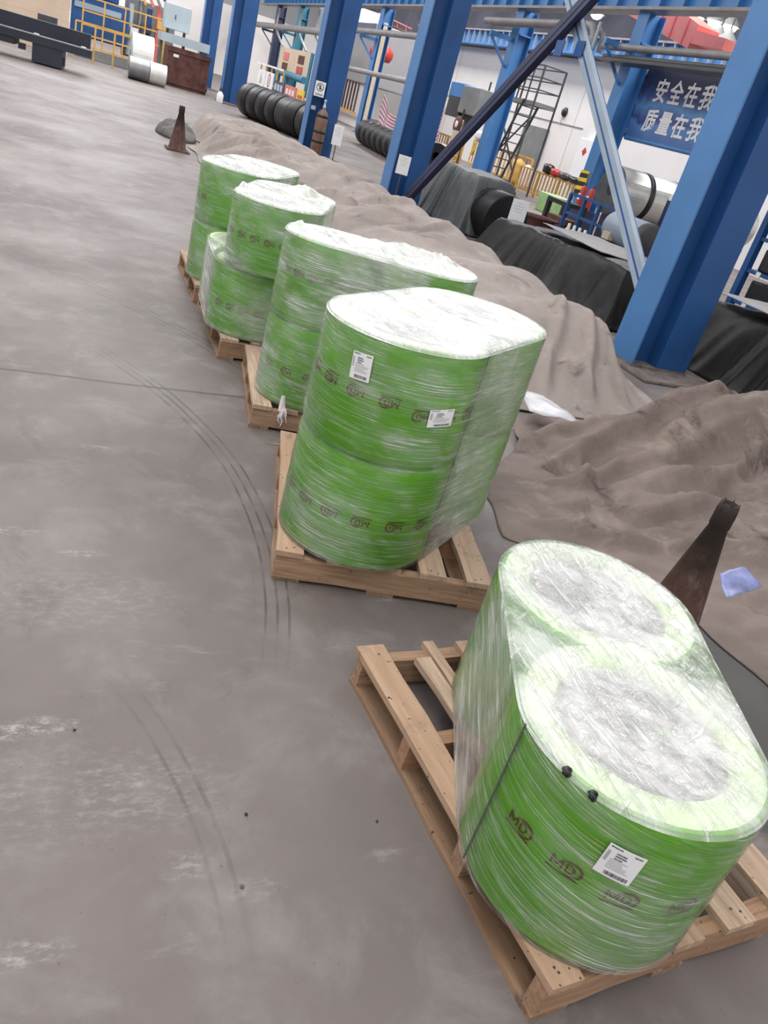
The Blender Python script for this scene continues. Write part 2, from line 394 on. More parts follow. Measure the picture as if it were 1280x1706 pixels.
BANNER = m_banner()

# ------------------------------------------------------------------ setting
fl = MB(); fl.add([(-40, -12, 0), (45, -12, 0), (45, 90, 0), (-40, 90, 0)], [(0, 1, 2, 3)])
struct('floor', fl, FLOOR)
WX = 18.0
wl = MB().box((WX, 2, 0), (WX + .2, 46, 4.78)); struct('wall_right', wl, WALLW)
# shallow cladding joints on the wall
tr = MB()
for y in range(5, 46, 12): tr.box((WX - .006, y, 0), (WX + .01, y + .02, 4.7))
struct('trim_1', tr, WALLG)
struct('trim_2', MB().box((WX - .03, 28.3, 2.52), (WX + .01, 46, 2.55)), WALLG)
struct('wall_far', MB().box((-30, 62, 0), (40, 62.3, 4.2)), WALLW)
struct('wall_upper', MB().box((WX + .05, 2, 4.78), (WX + .3, 62, 11)), ROOFD)
struct('ceiling', MB().box((10.8, 2, 10.6), (WX + .4, 62, 10.8)), ROOFD)
struct('wall_back', MB().box((-30, 63.5, 4.2), (40, 64, 11)), WALLG)

# ------------------------------------------------------------------ steel columns
def column(x, y, w, d, h, base, label, m=BLUE, mf=None, plinth=True):
    t = thing('steel_column', (x, y, 0), label, 'column', 'blue columns of the front row')
    z0 = .05
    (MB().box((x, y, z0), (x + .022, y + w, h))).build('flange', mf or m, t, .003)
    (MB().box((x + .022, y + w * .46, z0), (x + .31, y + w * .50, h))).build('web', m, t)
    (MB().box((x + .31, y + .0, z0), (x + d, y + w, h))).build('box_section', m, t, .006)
    b = MB().box((x - .01, y - .01, .035), (x + d + .01, y + w + .01, z0)); b.build('base_plate', CONC, t)
    if plinth:
        MB().box((x - .10, y - .38, 0), (x + d + .22, y + w + .25, .035), jit=.006).build('plinth', CONC, t, .01)
    return t
BLUE_LIT = paint('blue_paint_lit_flange', (.060, .185, .42), .42, 0, .08, 1.6, .06)  # lighter copy of the column blue: aisle light painted on the flanges
CX = 5.08
column(CX, 5.83, .37, .68, 9, 0, 'nearest wide blue steel column at the right edge, flat lit flange facing the aisle', BLUE, BLUE_LIT)
column(CX, 13.13, .38, .62, 9, 0, 'blue steel column where the dark diagonal brace starts, white placard before it', BLUE, BLUE_LIT)
column(CX, 19.0, .38, .70, 9, 0, 'blue steel column with a no-entry notice and a brown gas cylinder at its foot', BLUE, BLUE_LIT)
column(CX, 30.7, .42, .80, 9, 0, 'blue steel column left of the row of black coils, second from the far end', BLUE, BLUE_LIT)
column(CX, 37.4, .42, .66, 9, 0, 'farthest blue steel column of the front row, beside the rusty brown bin', BLUE, BLUE_LIT)

# X-bracing between the two nearest columns
xb = 5.40
def brace(p, q, m, name, label, gus):
    t = thing(name, tuple(p), label, 'brace')
    d = (Vector(q) - Vector(p)).normalized()
    n = Vector((0, -d.z, d.y))
    for s in (-1, 1):
        off = n * (.045 * s)
        MB().bar(Vector(p) + off, Vector(q) + off, .07, .06, (1, 0, 0)).build('angle_bar', m, t)
    MB().bar(Vector(p) + Vector((.045, 0, 0)), Vector(q) + Vector((.045, 0, 0)), .02, .16, (1, 0, 0)).build('back_plate', BLUE_DARK if m is BLUE_DARK else BLUE, t)
    c = Vector(gus)
    MB().box((c.x - .05, c.y - .09, c.z - .08), (c.x - .038, c.y + .09, c.z + .08)).build('gusset_plate', BLUE, t)
brace((5.32, 13.05, .10), (5.32, 6.3, 5.35), BLUE_DARK, 'dark_brace', 'dark navy diagonal brace rising from the second column foot to the nearest column', (5.32, 9.36, 2.62))
brace((5.46, 6.25, .40), (5.46, 13.05, 5.75), BLUE_PALE, 'pale_brace', 'pale grey-blue diagonal brace leaning away from the nearest column', (5.46, 9.15, 2.66))

# ------------------------------------------------------------------ pallets
def make_pallet(wd, dp, label, proto_seed, cracked=False):
    r = random.Random(proto_seed)
    t = thing('wooden_pallet', (0, 0, 0), label, 'pallet', 'wooden pallets under the wrapped coils')
    n = 5; sw = .10; gap = (wd - n * sw) / (n - 1)
    def board(name, x0, x1, y0, y1, z0, z1, m, axis='y', seg=7):
        b = MB(); vs = []
        for i in range(seg + 1):
            f = i / seg
            a = r.uniform(-.004, .004); c = r.uniform(-.004, .004); z = r.uniform(-.0012, .0012)
            if i in (0, seg): z = 0
            if axis == 'y':
                y = y0 + (y1 - y0) * f; q = [(x0 + a, y), (x1 + c, y)]
            else:
                x = x0 + (x1 - x0) * f; q = [(x, y1 + a), (x, y0 + c)]
            for (px, py) in q: vs += [(px, py, z0), (px, py, z1 + z)]
        fs = []
        for i in range(seg):
            k = i * 4; n_ = k + 4
            fs += [(k + 1, k + 3, n_ + 3, n_ + 1), (k, n_, n_ + 2, k + 2), (k, k + 1, n_ + 1, n_), (k + 2, n_ + 2, n_ + 3, k + 3)]
        e = seg * 4
        fs += [(0, 2, 3, 1), (e, e + 1, e + 3, e + 2)]
        b.add(vs, fs)
        return b.build(name, m, t)
    for k in range(3):
        x0 = (wd - .10) * k / 2
        board('bottom_board', x0, x0 + .10, .0, dp, 0, .017, WOOD_D)
    for k in range(4):
        y0 = (dp - .045) * k / 3
        board('stringer', 0.004, wd - .004, y0, y0 + .045, .0172, .1085, WOOD_X, 'x')
    for k in range(n):
        x0 = k * (sw + gap) + r.uniform(-.01, .01)
        if k == 1:
            board('slat', x0, x0 + .055, -.012, dp - .06, .1087, .130, WOOD_Y)
            board('slat', x0 + .059, x0 + .10, .02, dp + .015, .1087, .1295, WOOD_Y)
        else:
            s = board('slat', max(x0, 0), x0 + sw, -.012 + r.uniform(0, .015), dp + r.uniform(0, .015), .1087, .130, WOOD_Y)
            nl = MB()
            for yy in (.02, .032, dp - .03):
                nl.lathe((max(x0, 0) + .03 + r.uniform(0, .04), yy, .130), [(.0035, 0), (.0035, .0012), (.0001, .0014)], 6)
            nl.build('nail_heads', PRINT, s)
    return t
RZ = math.radians
pal = []
p5 = make_pallet(.82, 1.06, 'front pallet with splintered open slats under the single-tier load', 1); p5.location = (1.022, .653, 0); p5.rotation_euler.z = RZ(4.6)
p4 = make_pallet(.82, 1.06, 'pallet with reddish front board under the second load from the camera', 2); p4.location = (.797, 2.252, 0); p4.rotation_euler.z = RZ(-13.5)
p3 = make_pallet(.82, .90, 'pallet with a white film tail hanging over its front board', 3); p3.location = (.965, 3.572, 0); p3.rotation_euler.z = RZ(-8)
p2 = make_pallet(.82, 1.06, 'fourth pallet from the camera under the load with an offset lower tier', 4); p2.location = (.953, 4.525, 0); p2.rotation_euler.z = RZ(-1)
p1 = make_pallet(.82, .98, 'farthest pallet whose end sticks out left of the last load', 5); p1.location = (.945, 5.62, 0); p1.rotation_euler.z = RZ(-.5)

# ------------------------------------------------------------------ wrapped coils
def hull_path(cs, r, n=28):
    """outline (counter-clockwise) of the convex hull of two equal circles, with length along it"""
    (x0, y0), (x1, y1) = cs; a = math.atan2(y1 - y0, x1 - x0)
    pts = []
    for k in range(n + 1): t = a + math.pi / 2 + math.pi * k / n; pts.append((x0 + r * math.cos(t), y0 + r * math.sin(t)))
    m = 10
    def seg(p, q): return [(p[0] + (q[0] - p[0]) * i / m, p[1] + (q[1] - p[1]) * i / m) for i in range(1, m)]
    q2 = []
    for k in range(n + 1): t = a - math.pi / 2 + math.pi * k / n; q2.append((x1 + r * math.cos(t), y1 + r * math.sin(t)))
    return pts + seg(pts[-1], q2[0]) + q2 + seg(q2[-1], pts[0])

def text_mesh(txt, size, extrude=.0, bold=0.0, align='CENTER'):
    c = bpy.data.curves.new('lettering', 'FONT'); c.body = txt; c.size = size; c.align_x = align; c.extrude = extrude; c.offset = bold
    c.resolution_u = 3
    o = bpy.data.objects.new('lettering', c); COL.objects.link(o)
    dg = bpy.context.evaluated_depsgraph_get(); dg.update()
    me = bpy.data.meshes.new_from_object(o.evaluated_get(dg))
    v = [tuple(p.co) for p in me.vertices]; f = [tuple(p.vertices) for p in me.polygons]
    bpy.data.objects.remove(o); bpy.data.curves.remove(c); bpy.data.meshes.remove(me)
    return v, f
def md_letters():
    """M and D as strokes, about .034 tall, x from -.042"""
    V, F = [], []
    def quad(*p): n = len(V); V.extend([(x, y, 0) for x, y in p]); F.append(tuple(range(n, n + len(p))))
    H, w, x0 = .034, .0062, -.042
    def bar(xa, ya, xb, yb, n=2):
        for k in range(n):
            f, g = k / n, (k + 1) / n; l = lambda t: (xa + (xb - xa) * t, ya + (yb - ya) * t)
            (ax, ay), (bx, by) = l(f), l(g); quad((ax - w / 2, ay), (ax + w / 2, ay), (bx + w / 2, by), (bx - w / 2, by))
    bar(x0 + .003, 0, x0 + .003, H); bar(x0 + .035, 0, x0 + .035, H)
    bar(x0 + .003, H, x0 + .019, .006); bar(x0 + .035, H, x0 + .019, .006)
    d0 = .004; bar(d0 + .003, 0, d0 + .003, H)
    n = 10; pr = None
    for k in range(n + 1):
        a = -math.pi / 2 + math.pi * k / n
        o = (d0 + .010 + .019 * math.cos(a), H / 2 + H / 2 * math.sin(a)); i = (d0 + .010 + .0125 * math.cos(a), H / 2 + (H / 2 - .005) * math.sin(a))
        if pr: quad(pr[1], pr[0], o, i)
        pr = (o, i)
    quad((d0 + .004, 0), (d0 + .010, 0), (d0 + .010, .005), (d0 + .004, .005)); quad((d0 + .004, H - .005), (d0 + .010, H - .005), (d0 + .010, H), (d0 + .004, H))
    return V, F
MDV, MDF = md_letters()

def logo(parent, cx, cy, R, ang, z, flip=False, s=1.0):
    """the printed MD mark with its swoosh and line, laid on the cylinder"""
    sg = -1 if flip else 1
    def mp(x, y): 
        a = math.radians(ang) + sg * x * s / R
        return (cx + R * math.cos(a), cy + R * math.sin(a), z + sg * y * s)
    b = MB(); b.add([mp(x, y) for x, y, _ in MDV], [f for f in MDF])
    # swoosh: crescent round the right of the letters
    n = 14; vs = []
    for k in range(n + 1):
        t = math.radians(150 - 265 * k / n); wv = .001 + .0055 * math.sin(math.pi * k / n)
        ex, ey = .030, .024
        for q in (wv, -wv * .4): vs.append(mp(.020 + (ex + q) * math.cos(t), .017 + (ey + q) * math.sin(t)))
    b.add(vs, [(2 * k, 2 * k + 1, 2 * k + 3, 2 * k + 2) for k in range(n)])
    o = b.build('printed_mark', INK_DK, parent)
    b2 = MB(); b2.add([mp(x, y) for x, y in ((-.05, -.016), (0, -.017), (.05, -.016), (.05, -.011), (0, -.012), (-.05, -.011))], [(0, 1, 4, 5), (1, 2, 3, 4)])
    b2.build('underline', INK, o)

def label_sheet(parent, cx, cy, R, ang, z, w, h, rot=0.0, name='label_sheet', m=None):
    C, S = math.cos(rot), math.sin(rot)
    def mp(x, y, e=0):
        x, y = x * C - y * S, x * S + y * C
        a = math.radians(ang) + x / R
        return (cx + (R + e) * math.cos(a), cy + (R + e) * math.sin(a), z + y)
    b = MB(); n = 6; vs = []
    for k in range(n + 1):
        x = -w / 2 + w * k / n; vs += [mp(x, -h / 2), mp(x, h / 2), mp(x, -h / 2, .0008), mp(x, h / 2, .0008)]
    fs = []
    for k in range(n): i = k * 4; fs += [(i + 2, i + 6, i + 7, i + 3), (i, i + 1, i + 5, i + 4), (i, i + 4, i + 6, i + 2), (i + 1, i + 3, i + 7, i + 5)]
    fs += [(0, 2, 3, 1), (n * 4, n * 4 + 1, n * 4 + 3, n * 4 + 2)]
    b.add(vs, fs); o = b.build(name, m or WHITE, parent)
    p = MB(); q = MB(); rr = random.Random(int(ang * 10) + 999)
    def rect(mb, x0, x1, y0, y1): mb.add([mp(x * w, y * h, .0014) for x, y in ((x0, y0), (x1, y0), (x1, y1), (x0, y1))], [(0, 1, 2, 3)])
    def line(mb, x0, x1, y, hh):
        x = x0
        while x < x1:
            d = rr.uniform(.015, .05); rect(mb, x, min(x + d, x1), y, y + hh); x += d + .012
    line(p, -.44, -.12, .42, .04); line(p, .2, .42, .40, .04)
    line(p, -.22, .05, .27, .045); line(p, -.22, .08, .19, .045); line(p, -.22, .0, .11, .04)
    for k in range(6): line(q, -.30, rr.uniform(0, .40), .06 - k * .055, .02)
    x = -.25
    while x < .38: d = rr.uniform(.006, .022); rect(p, x, x + d, -.44, -.32); x += d + rr.uniform(.006, .018)
    for k in range(3): rect(q, -.45 + k * .03, -.435 + k * .03, -.05, .3)
    p.build('printed_text', PRINT, o); q.build('printed_text', PRINT_G, o)
    return o

def coil(parent, cx, cy, z0, z1, r, m=GREEN):
    e = .012
    o = MB().lathe((cx, cy, 0), [(r - .09, z0 + .004), (r - e, z0), (r - .003, z0 + .004), (r, z0 + e), (r, z1 - e), (r - .003, z1 - .004), (r - e, z1)], 64).build('coil', m, parent)
    MB().lathe((cx, cy, 0), [(r - e, z1 + .0002), (r - .045, z1 + .001), (r - .082, z1 - .001), (r - .088, z1 - .016)], 48).build('end_lip', CAPW, o)
    k = MB(); k.lathe((cx, cy, 0), [(r - .087, z1 - .015), (r * .45, z1 - .018), (.0005, z1 - .020)], 48); k.build('end_face', CORE, o)
    return o

def film_side(parent, lo, hi, zs, r, m, pinch=(), bulge=0.0, seed=0, out=.004):
    """lo/hi: the coil centres at the bottom and the top row of zs"""
    b = MB(); rows = []
    nz = len(zs)
    for i, z in enumerate(zs):
        f = i / (nz - 1)
        fr = f if callable(lo) is False else f
        cs = [tuple(a + (b_ - a) * f for a, b_ in zip(p, q)) for p, q in zip(lo, hi)]
        path = hull_path(cs, r + out)
        rows.append(path)
    n = len(rows[0])
    L = [0.0]
    for k in range(1, n + 1): L.append(L[-1] + math.dist(rows[0][k - 1], rows[0][k % n]))
    vs = []; uvs = []
    cxm = sum(p[0] for p in rows[0]) / n; cym = sum(p[1] for p in rows[0]) / n
    for i, z in enumerate(zs):
        for k in range(n + 1):
            x, y = rows[i][k % n]
            d = .0
            for pz in pinch: d -= .008 * math.exp(-((z - pz) / .016) ** 2)
            d += .0035 * (float(vnoise(L[k % n] * 9, z * 22, seed)) - .35)
            if z > zs[-1] - .015: d -= .006
            dx, dy = x - cxm, y - cym; q = math.hypot(dx, dy)
            vs.append((x + dx / q * d, y + dy / q * d, z)); uvs.append((L[k], z))
    w = n + 1
    fs = [(i * w + k, i * w + k + 1, (i + 1) * w + k + 1, (i + 1) * w + k) for i in range(nz - 1) for k in range(n)]
    b.add(vs, fs, True)
    o = b.build('stretch_film', m, parent)
    at = o.data.attributes.new('loose', 'FLOAT', 'POINT')
    m1 = 28 + 1; m2 = m1 + 9; m3 = m2 + 29
    lv = []
    for i in range(nz):
        for k in range(n + 1):
            q = 0.0
            if m1 - 1 <= k <= m2: q = math.sin(math.pi * (k - m1 + 1) / (m2 - m1 + 1))
            elif k >= m3 - 1: q = math.sin(math.pi * (k - m3 + 1) / (n - m3 + 1))
            lv.append(min(1, max(0, q) * 1.6))
    at.data.foreach_set('value', lv)
    uvl = o.data.uv_layers.new(name='UVMap')
    for p in o.data.polygons:
        for li in p.loop_indices: uvl.data[li].uv = uvs[o.data.loops[li].vertex_index]
    return o

def film_top(parent, cs, r, z, m, seed=0, lump=.0, out=.004, knobs=()):
    """top sheet: rings from the outline to the middle, sagging into the coil ends, with crumpled folds"""
    path = hull_path(cs, r + out); n = len(path); mx = sum(p[0] for p in path) / n; my = sum(p[1] for p in path) / n
    rings = 26; P = []; uv = []
    for i in range(rings + 1):
        f = i / rings; s = 1 - f
        for (x, y) in path:
            # pull the ring to the segment between the coil centres
            (x0, y0), (x1, y1) = cs; dx, dy = x1 - x0, y1 - y0; tt = max(0, min(1, ((x - x0) * dx + (y - y0) * dy) / (dx * dx + dy * dy)))
            bx, by = x0 + dx * tt, y0 + dy * tt
            px, py = bx + (x - bx) * s, by + (y - by) * s
            e = (r + out) * s
            dd = min(math.hypot(px - c[0], py - c[1]) for c in cs)
            zz = z + .004 - .010 * float(sst(r - .07, r - .11, dd)) + lump * (float(fbm(px * 7, py * 7, seed, 3)) - .45) * float(sst(0, .06, r - e))
            zz += .006 * (float(fbm(px * 16 + py * 6, py * 5 - px * 9, seed + 5, 4)) - .45) * float(sst(0, .03, r - e))
            if i == 0: zz = z - .008
            elif i == 1: zz = z + .003
            for kx, ky, kr, kh in knobs: zz += kh * math.exp(-(((px - kx) / kr) ** 2 + ((py - ky) / kr) ** 2)) * (.6 + .8 * float(vnoise(px * 60, py * 60, 3)))
            P.append((px, py, zz)); uv.append((px, py))
    fs = [(i * n + k, i * n + (k + 1) % n, (i + 1) * n + (k + 1) % n, (i + 1) * n + k) for i in range(rings) for k in range(n)]
    b = MB(); b.add(P, fs, True); o = b.build('film_top', m, parent)
    uvl = o.data.uv_layers.new(name='UVMap')
    for p in o.data.polygons:
        for li in p.loop_indices: uvl.data[li].uv = uv[o.data.loops[li].vertex_index]
    return o

FILM = m_film('stretch_film', 1.0, .0, .03)
FILM_T = m_film('stretch_film_tilted', 1.05, .0, .16)
FILM_H = m_film('stretch_film_hazy', 1.0, .03, .02, False, 1.5)
TOP_A = m_film('film_top_clear', 1, .16, 0, True)
TOP_B = m_film('film_top_white', 1, .34, 0, True)
def load(name, tiers, label, film, top, lump, knobs=(), out=.004, seed=0):
    """tiers: list of (centres, z0, z1, r)"""
    c0 = tiers[0][0]; t = thing(name, (sum(c[0] for c in c0) / 2, sum(c[1] for c in c0) / 2, tiers[0][1]), label, 'wrapped coils', 'green coils wrapped in stretch film')
    for cs, z0, z1, r in tiers:
        for c in cs: coil(t, c[0], c[1], z0, z1, r)
    same = all(tr_[0] == c0 for tr_ in tiers)
    if same:
        z0, z1 = tiers[0][1], tiers[-1][2]; r = tiers[0][3]
        zs = [z0 + .001 + (z1 - z0 + .002) * i / 44 for i in range(45)]
        film_side(t, c0, c0, zs, r, film, [tr_[2] for tr_ in tiers[:-1]], 0, seed, out)
    else:
        for j, (cs, z0, z1, r) in enumerate(tiers):
            nx = cs
            zs = [z0 + .001 + (z1 - z0 + .001) * i / 24 for i in range(25)]
            film_side(t, cs, cs, zs, r, film, (), 0, seed + j, out)
        # sloping collar between the offset tiers
        (ca, _, za, ra), (cb, zb, _, rb) = tiers
        film_side(t, ca, cb, [za - .01 + .07 * i / 8 for i in range(9)], ra, film, (), 0, seed + 7, out + .003)
    film_top(t, tiers[-1][0], tiers[-1][3], tiers[-1][2], top, seed, lump, out, knobs)
    return t

S5C = [(1.245, .928), (1.445, 1.405)]
s5 = load('wrapped_coil_load', [(S5C, .1312, .570, .283)], 'front load, single tier of two green coils with a grey crumpled film top', FILM_T, TOP_A, .012, (), .006, 1)
for a, z in ((-167.6, .360), (-143.4, .360), (-118.9, .350), (-90, .343), (-64, .343)): logo(s5, *S5C[0], .2855, a, z, False, .72)
label_sheet(s5, *S5C[0], .2925, -126.5, .452, .075, .082, RZ(-4))
for a, z, w in ((-159.5, .562, .018), (-147, .556, .024)):
    pts = []
    for k in range(9): q = a + (k - 4) * w * 18 / 9 * 1.5; pts.append((S5C[0][0] + .2870 * math.cos(RZ(q)), S5C[0][1] + .2870 * math.sin(RZ(q)), z + .012 * abs(math.sin(k * 1.9)) + .001 * k))
    MB().tube(pts, [.002, .006, .009, .011, .010, .012, .008, .005, .002], 6).build('black_scuff', BLACK, s5)
S4C = [(1.14, 2.42), (1.575, 2.775)]
s4 = load('wrapped_coil_load', [(S4C, .1312, .545, .288), (S4C, .547, .962, .288)], 'second load from the camera, two tiers, two white label sheets on its upper tier', FILM, TOP_B, .014, (), .006, 2)
for a in (-182, -160, -137.5, -114, -91, -68, -46): logo(s4, *S4C[0], .2905, a, .778 if a < -100 else .755, True, .68)
for a in (-178, -156, -134, -111, -86, -60): logo(s4, *S4C[0], .2905, a, .330, True, .68)
label_sheet(s4, *S4C[0], .2975, -138, .853, .072, .088, RZ(4))
label_sheet(s4, *S4C[0], .2975, -77.7, .748, .100, .062, RZ(4))
S3C = [(1.265, 3.775), (1.720, 3.622)]
s3 = load('wrapped_coil_load', [(S3C, .1312, .545, .243), (S3C, .547, .955, .243)], 'third load from the camera, its film tied in a white knot at the foot', FILM_H, TOP_B, .035, ((1.11, 3.90, .03, .022), (1.72, 3.72, .09, .045), (1.5, 3.75, .08, .03), (1.60, 3.78, .05, .03), (1.83, 3.68, .06, .03)), .0065, 3)
for a in (-160, -141, -122, -103, -85, -68): logo(s3, *S3C[0], .2455, a, .80, True, .6)
for a in (-160, -131, -103, -75): logo(s3, *S3C[0], .2455, a, .32, True, .6)
kn = MB(); kx, ky = S3C[0][0] + .262 * math.cos(RZ(-128)), S3C[0][1] + .285 * math.sin(RZ(-128))
rr = random.Random(4)
for k in range(9):
    p = Vector((kx, ky, .145)); pts = [p + Vector((0, 0, .05))]
    for i in range(6): p = p + Vector((rr.uniform(-.010, .012), rr.uniform(-.012, -.001) if i < 3 else rr.uniform(-.006, .004), -.006 - .003 * i + rr.uniform(-.006, .006))); pts.append(p)
    kn.tube(pts, [.010, .009, .008, .008, .006, .004, .002], 6)
kn.build('film_knot', CLOTHW, s3)
S2A = [(1.165, 4.80), (1.20, 5.33)]; S2B = [(1.205, 4.735), (1.415, 5.215)]
s2 = load('wrapped_coil_load', [(S2A, .1312, .535, .262), (S2B, .537, .935, .262)], 'fourth load from the camera, its upper tier standing offset from the lower', FILM_H, TOP_B, .022, ((1.52, 5.32, .06, .045), (1.44, 5.28, .05, .03), (1.02, 4.93, .04, .02)), .0065, 4)
for a in (-170, -146, -126, -107, -88): logo(s2, *S2B[0], .2645, a, .735, True, .6)
for a in (-150, -130, -112, -92): logo(s2, *S2A[0], .2645, a, .31, True, .6)
S1C = [(1.19, 5.925), (1.455, 6.395)]
s1 = load('wrapped_coil_load', [(S1C, .1312, .525, .268), (S1C, .527, .925, .268)], 'farthest load of the row, mostly hidden, with a small film tuft on top', FILM_H, TOP_B, .014, ((1.36, 6.5, .02, .035),), .0065, 5)
for a in (-175, -155): logo(s1, *S1C[0], .2705, a, .70, True, .6)
# thin dark rods for the seam shadow where the film leaves the near coil
for t, cs, r, z0, z1, ang in ((s5, S5C, .283, .14, .565, 173.5), (s4, S4C, .288, .14, .955, -40.5)):
    a = RZ(ang); x, y = cs[0][0] + (r + .0065) * math.cos(a), cs[0][1] + (r + .0065) * math.sin(a)
    MB().tube([(x, y, z0), (x, y, z1)], .0028, 6).build('seam_shadow', SEAM_SHADE, t)

# ------------------------------------------------------------------ tarpaulins
def cloth(name, X, Y, Z, m, label, cat='tarpaulin', thick=.004):
    b = MB(); b.grid(X, Y, Z)
    o = b.build(name, m); tag(o, label, cat)
    s = o.modifiers.new('thickness', 'SOLIDIFY'); s.thickness = thick; s.offset = -1
    return o
def folds(x, y, lst, seed=0):
    """long soft creases: (x0, y0, x1, y1, width, height)"""
    h = 0
    for i, (x0, y0, x1, y1, w, a) in enumerate(lst):
        dx, dy = x1 - x0, y1 - y0; L = math.hypot(dx, dy); dx, dy = dx / L, dy / L
        s_ = (x - x0) * dx + (y - y0) * dy; d = -(x - x0) * dy + (y - y0) * dx
        d = d + .22 * L * .4 * (fbm(s_ * 1.6 / L * 2 + i * 3.1, s_ * 0 + i, seed + i, 3) - .45)
        h = h + a * np.exp(-np.abs(d / w) ** 1.4) * sst(-.05, .25, s_ / L) * (1 - sst(.75, 1.05, s_ / L))
        h = h - a * .55 * np.exp(-np.abs((d + 1.6 * w) / w) ** 1.6) * sst(-.05, .25, s_ / L) * (1 - sst(.75, 1.05, s_ / L))
    return h
# long brown tarp over the row of coils beside the columns
nu, nv = 130, 300
u, v = np.meshgrid(np.linspace(0, 1, nu), np.linspace(0, 1, nv))
y = 4.30 + 14.4 * v
xl = 2.20 - .20 * sst(4.5, 6.5, y) + .05 * np.sin(y * 1.7) + .03 * np.sin(y * 4.1) + .12 * sst(12.5, 13.8, y) - .05 * sst(14.3, 15.0, y) + .28 * sst(15.0, 15.8, y) + .2 * sst(17.4, 18.7, y)
xr = 4.62 + .22 * sst(4.6, 5.6, y) - .06 * np.sin(y * 1.3) - .7 * sst(15.0, 18.7, y)
xr = np.minimum(xr, 4.92)
x = xl + (xr - xl) * u
H = .60 * sst(4.25, 5.6, y) * (1 - sst(17.6, 18.7, y)) - .07 * sst(11.5, 14, y) * (1 - sst(17.6, 18.7, y))
lump = .93 + .07 * np.cos(y * 2 * np.pi / 1.05) - .06 * fbm(y * .6, x * .5, 2, 2)
prof = sst(.0, .36 - .16 * sst(12.5, 15, y), u) * (1 - sst(.70, 1.0, u)) * (.86 + .14 * sst(.2, .62, u))
z = H * lump * prof
fold = np.abs(2 * fbm(x * 1.0 + y * .6, y * 1.2 - x * 1.8, 5, 3) - 1)
z += -.13 * (.25 - fold) * sst(0, .2, u) * (1 - sst(.85, 1, u)) * (z > .02) * .8 * sst(.02, .3, z) * (sst(9.5, 13, y) * .25 + .30 + .5 * (1 - sst(5, 6.4, y)))
z += folds(x, y, [(2.1, 14.6, 3.3, 13.2, .07, .10), (2.15, 13.9, 3.2, 12.2, .06, .10), (2.2, 13.2, 3.0, 11.2, .06, .09), (2.1, 12.4, 2.8, 10.4, .05, .07), (2.3, 15.8, 3.4, 14.6, .08, .08),
    (3.3, 4.5, 3.9, 5.6, .05, .06), (3.7, 4.45, 4.1, 5.5, .05, .06), (4.1, 4.5, 4.3, 5.7, .05, .05), (2.9, 7.4, 4.2, 8.4, .06, .06), (3.0, 8.9, 4.4, 9.8, .07, .05), (3.2, 10.2, 4.4, 11.6, .07, .06), (2.6, 9.8, 3.6, 8.2, .06, .05)], 3) * sst(.01, .12, z)
f2 = np.abs(2 * fbm(x * 2.6 + y * 1.5, y * 2.0 - x * 4.0, 61, 4) - 1)
z += .075 * (.25 - f2) * sst(.02, .25, z) * (.38 + .10 * sst(10, 13.5, y) + .3 * (1 - sst(5, 6, y)))
z += .028 * (fbm(x * 3.5, y * 3.5, 9, 4) - .45) * sst(.02, .25, z)
z = np.maximum(z, .006 + .022 * fbm(x * 5, y * 5, 4, 3))
cloth('long_tarpaulin', x, y, z, TARP_B, 'long dusty brown tarpaulin over a covered row beside the blue columns')
# stained brown tarp at the right
nu, nv = 150, 150
u, v = np.meshgrid(np.linspace(0, 1, nu), np.linspace(0, 1, nv))
y = .85 + 3.40 * v
xl = np.interp(y, [.85, 1.53, 1.96, 2.25, 2.42, 2.62, 3.0, 3.73, 4.25], [2.70, 2.66, 2.68, 2.62, 2.34, 2.02, 2.06, 2.64, 3.0])
xl = xl + .03 * np.sin(y * 9)
x = xl + (5.9 - xl) * u ** 1.1
ridge = .40 * np.exp(-((y - 3.52 - .06 * (x - 3.6)) / .34) ** 2) * sst(2.5, 3.8, x)
ridge += .16 * np.exp(-((y - 2.5 + .5 * (x - 3.4)) / .5) ** 2) * sst(2.5, 3.6, x) + .20 * sst(3.0, 4.4, x) * sst(.9, 2.2, y) * (1 - sst(3.5, 4.25, y))
fold = np.abs(2 * fbm(x * 1.3 - y * .6, y * 3.0 + x * .8, 21, 4) - 1)
z = ridge + .15 * (.30 - fold) * sst(0, .10, u) * sst(.85, 1.6, y) * (1 - sst(3.9, 4.25, y)) + .03 * (fbm(x * 4, y * 4, 8, 4) - .4)
z = z + folds(x, y, [(2.35, 3.35, 4.3, 3.75, .05, .09), (2.3, 3.15, 3.9, 3.35, .045, .08), (2.25, 2.95, 3.6, 2.85, .05, .07), (2.5, 3.7, 4.6, 4.05, .05, .07), (2.15, 2.7, 3.3, 2.45, .045, .06), (3.1, 3.2, 4.9, 2.6, .07, .07), (2.9, 2.3, 3.9, 1.5, .05, .05), (2.4, 2.55, 3.0, 3.6, .04, .05), (3.3, 2.9, 4.6, 3.5, .05, .06)], 13)
f2 = np.abs(2 * fbm(x * 2.2 + y * 1.2, y * 6.5 - x * 1.0, 41, 4) - 1); z = z + .055 * (.28 - f2) * sst(0, .06, u) * sst(.85, 1.6, y) * (1 - sst(3.95, 4.25, y))
z = np.maximum(z, .006 + .03 * fbm(x * 6, y * 6, 14, 3) * sst(0, .04, u))
cloth('stained_tarpaulin', x, y, z, TARP_N, 'crumpled stained brown tarpaulin lying on the floor right of the wrapped loads')

